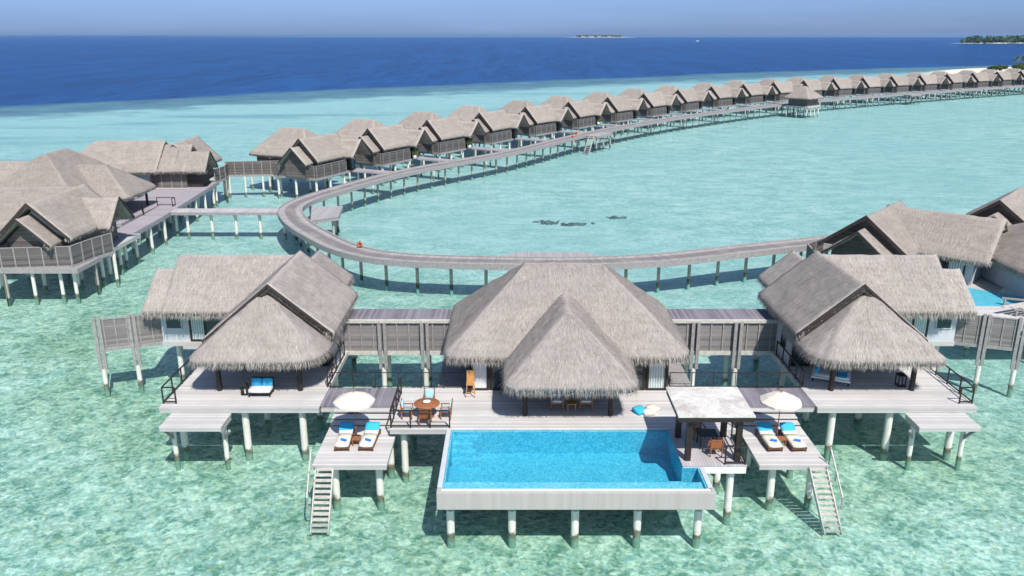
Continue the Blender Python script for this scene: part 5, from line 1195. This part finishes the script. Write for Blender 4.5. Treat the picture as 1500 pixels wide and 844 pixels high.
def palm_mesh(mbt, mbl, x, y, z, h, rd, fl=3.2, nf=16):
    lean = Vector((rd.uniform(-.18, .18), rd.uniform(-.12, .12), 0)); p = Vector((x, y, z - .3)); k = 6
    for i in range(k):
        a = p + Vector((lean.x * h * (i / k) ** 1.6, lean.y * h * (i / k) ** 1.6, (h + .3) * i / k)); b = p + Vector((lean.x * h * ((i + 1) / k) ** 1.6, lean.y * h * ((i + 1) / k) ** 1.6, (h + .3) * (i + 1) / k))
        mbt.cyl(a, b, .22 - .1 * i / k, .22 - .1 * (i + 1) / k, 8, False)
    top = b
    for i in range(nf):
        a = 6.283 * i / nf + rd.uniform(-.2, .2); e0 = rd.uniform(-.1, 1.0); d = Vector((math.cos(a), math.sin(a), 0)); prev = top.copy(); L_ = fl * rd.uniform(.8, 1.15); sg = 7
        for s in range(sg):
            t = (s + 1) / sg; el = e0 - 1.7 * t; nx = prev + (d * math.cos(el) + Vector((0, 0, 1)) * math.sin(el)) * L_ / sg; sd = d.cross(Vector((0, 0, 1)))
            w0 = .55 * math.sin(math.pi * min(1, .12 + .88 * (s / sg))) ; w1 = .55 * math.sin(math.pi * min(1, .12 + .88 * t)) + .02
            for sn in (-1, 1):
                for q in range(2):
                    f0, f1 = (q + .0) / 2, (q + .75) / 2; A0 = prev.lerp(nx, f0); A1 = prev.lerp(nx, f1); W = (w0 * (1 - f0) + w1 * f0)
                    mbl.add([A0, A1, A1.lerp(nx, .3) + sd * sn * W + Vector((0, 0, -.25 * W)), A0.lerp(nx, .2) + sd * sn * W + Vector((0, 0, -.3 * W))], [(0, 1, 2, 3)])
            prev = nx
rd = random.Random(5)
PG = 'palm trees at the right end of the beach'
pl = [(297, 500, 7.5), (305, 506, 8.5), (311, 500, 7.0), (316, 509, 9.2), (322, 503, 8.2), (330, 512, 8.8), (336, 505, 7.6), (341, 515, 9.0)]
where = ['leftmost low palm tree above the bungalow roofs at the right', 'second palm tree from the left at the right picture edge', 'third palm tree from the left, low, at the right picture edge', 'tall palm tree, fourth from the left at the right picture edge', 'fifth palm tree from the left at the right picture edge', 'sixth palm tree from the left at the right picture edge', 'seventh palm tree from the left, mostly out of frame at the right', 'last palm tree at the right picture edge']
for (x, y, h), lb in zip(pl, where):
    r = thing('palm_tree', lb, 'palm tree', (x, y, 1), PG); a, b = MB(), MB(); palm_mesh(a, b, x, y, 1, h, rd, 3.4); a.build('trunk', M['bark'], r); b.build('crown', M['leaf_light'], r)
bl = [(283, 497, 3.2, 'lowest leftmost round green bush on the far beach'), (289, 500, 3.8, 'green bush second from the left on the far beach'), (294, 495, 4.2, 'green bush under the leftmost palm on the far beach'), (301, 498, 4.6, 'dense green bush between the palms above the last bungalows'), (309, 503, 5.0, 'larger green bush between the palms at the right edge'), (318, 500, 4.6, 'green bush in front of the tall palm at the right edge'), (327, 505, 5.0, 'green bush near the right picture edge behind the last bungalow'), (337, 507, 5.2, 'rightmost green bush at the picture edge')]
for x, y, h, lb in bl:
    r = thing('bush', lb, 'bush', (x, y, 1), 'green bushes on the far beach'); mb = MB(); tk = MB(); tk.cyl((x, y, .6), (x, y, h * .6 + 1), .2, .1, 8)
    for _ in range(5):
        ox, oy, oz = rd.uniform(-3.2, 3.2), rd.uniform(-2, 2), rd.uniform(.45, .8) * h; tk.bar((x, y, 1 + h * .3), (x + ox * .8, y + oy * .8, 1 + oz), .1); leafmass(mb, (x + ox, y + oy, 1 + oz), h * .42, 260, .5, rd)
    tk.build('trunk', M['bark'], r); mb.build('crown', M['leaf'] , r)
mb = MB()
for i in range(330):
    x = rd.uniform(1215, 1900); e = min(1, (x - 1205) / 60); y = 2275 + rd.uniform(-55, 70) ; h = rd.uniform(8, 20) * (.35 + .65 * e) ; leafmass(mb, (x, y, 2 + h * .55), h * .6, 46, 4.0, rd, .8)
    mb.cyl((x, y, 0), (x, y, h * .6), .5, .3, 5, False)
o = mb.build('island_wood', M['leaf'], None, (1560, 2290, 0)); tag(o, 'dense green wood covering the island at the right horizon', 'wood', kind='stuff')
mb = MB()
for i in range(110):
    x = rd.uniform(580, 960); y = 7600 + rd.uniform(-60, 60); h = rd.uniform(8, 17); leafmass(mb, (x, y, 3 + h * .55), h * .75, 16, 7.0, rd, .8)
o = mb.build('island_wood', M['leaf'], None, (800, 7600, 0)); tag(o, 'low dark trees on the small island at the middle of the horizon', 'wood', kind='stuff')
hg = [(620, 7490), (700, 7480), (760, 7500), (850, 7490)]
for i, (x, y) in enumerate(hg):
    r = thing('island_building', ['leftmost', 'second', 'third', 'rightmost'][i] + ' tiny red roofed building on the small horizon island', 'building', (x, y, 2), 'tiny buildings on the horizon island')
    MB().box(x - 16, x + 16, y - 8, y + 8, 1, 8).build('wall', M['white_paint'], r); MB().add([(x - 18, y - 10, 8), (x + 18, y - 10, 8), (x + 18, y + 10, 8), (x - 18, y + 10, 8), (x - 12, y, 13), (x + 12, y, 13)], [(0, 1, 5, 4), (2, 3, 4, 5), (1, 2, 5), (3, 0, 4), (0, 3, 2, 1)]).build('roof', M['red_roof'], r)

bt = thing('boat', 'small white motor boat far out on the deep blue water below the horizon', 'boat', (650, 3000, 0))
X, Y = 650, 3000
hull = [(-6, 0), (-5.4, -1.5), (2.7, -1.6), (6.4, 0), (2.7, 1.6), (-5.4, 1.5)]
MB().add([(X + a * .88, Y + b * .7, -.3) for a, b in hull] + [(X + a, Y + b, 1.3 + (.6 if a > 5 else 0)) for a, b in hull], [(0, 5, 4, 3, 2, 1), (6, 7, 8, 9, 10, 11)] + [(i, (i + 1) % 6, 6 + (i + 1) % 6, 6 + i) for i in range(6)]).build('hull', M['white_paint'], bt)
MB().box(X - 3.4, X + 1.7, Y - 1.1, Y + 1.1, 1.29, 2.8).build('cabin', M['white_paint'], bt); MB().box(X - 3.1, X + 1.74, Y - 1.14, Y + 1.14, 1.95, 2.45).build('window', M['glass'], bt); MB().box(X - 3.8, X + 1.2, Y - 1.25, Y + 1.25, 2.81, 2.9).build('canopy', M['white_paint'], bt)
# ================================================================== HAZE over the far sea: one even, very thin box of air round everything
hz_ = MB().box(-95000, 95000, -3500, 125000, -1.9, 45).build('haze', None); hz_['kind'] = 'stuff'; hz_['label'] = 'thin even sea haze'
hm = bpy.data.materials.new('haze'); hm.use_nodes = True; hm.node_tree.nodes.clear()
ho = hm.node_tree.nodes.new('ShaderNodeOutputMaterial'); hv = hm.node_tree.nodes.new('ShaderNodeVolumePrincipled')
hv.inputs['Color'].default_value = (0.50, 0.70, 1, 1); hv.inputs['Density'].default_value = 0.00004; hv.inputs['Anisotropy'].default_value = 0.2
hm.node_tree.links.new(hv.outputs[0], ho.inputs['Volume']); hz_.data.materials.append(hm)
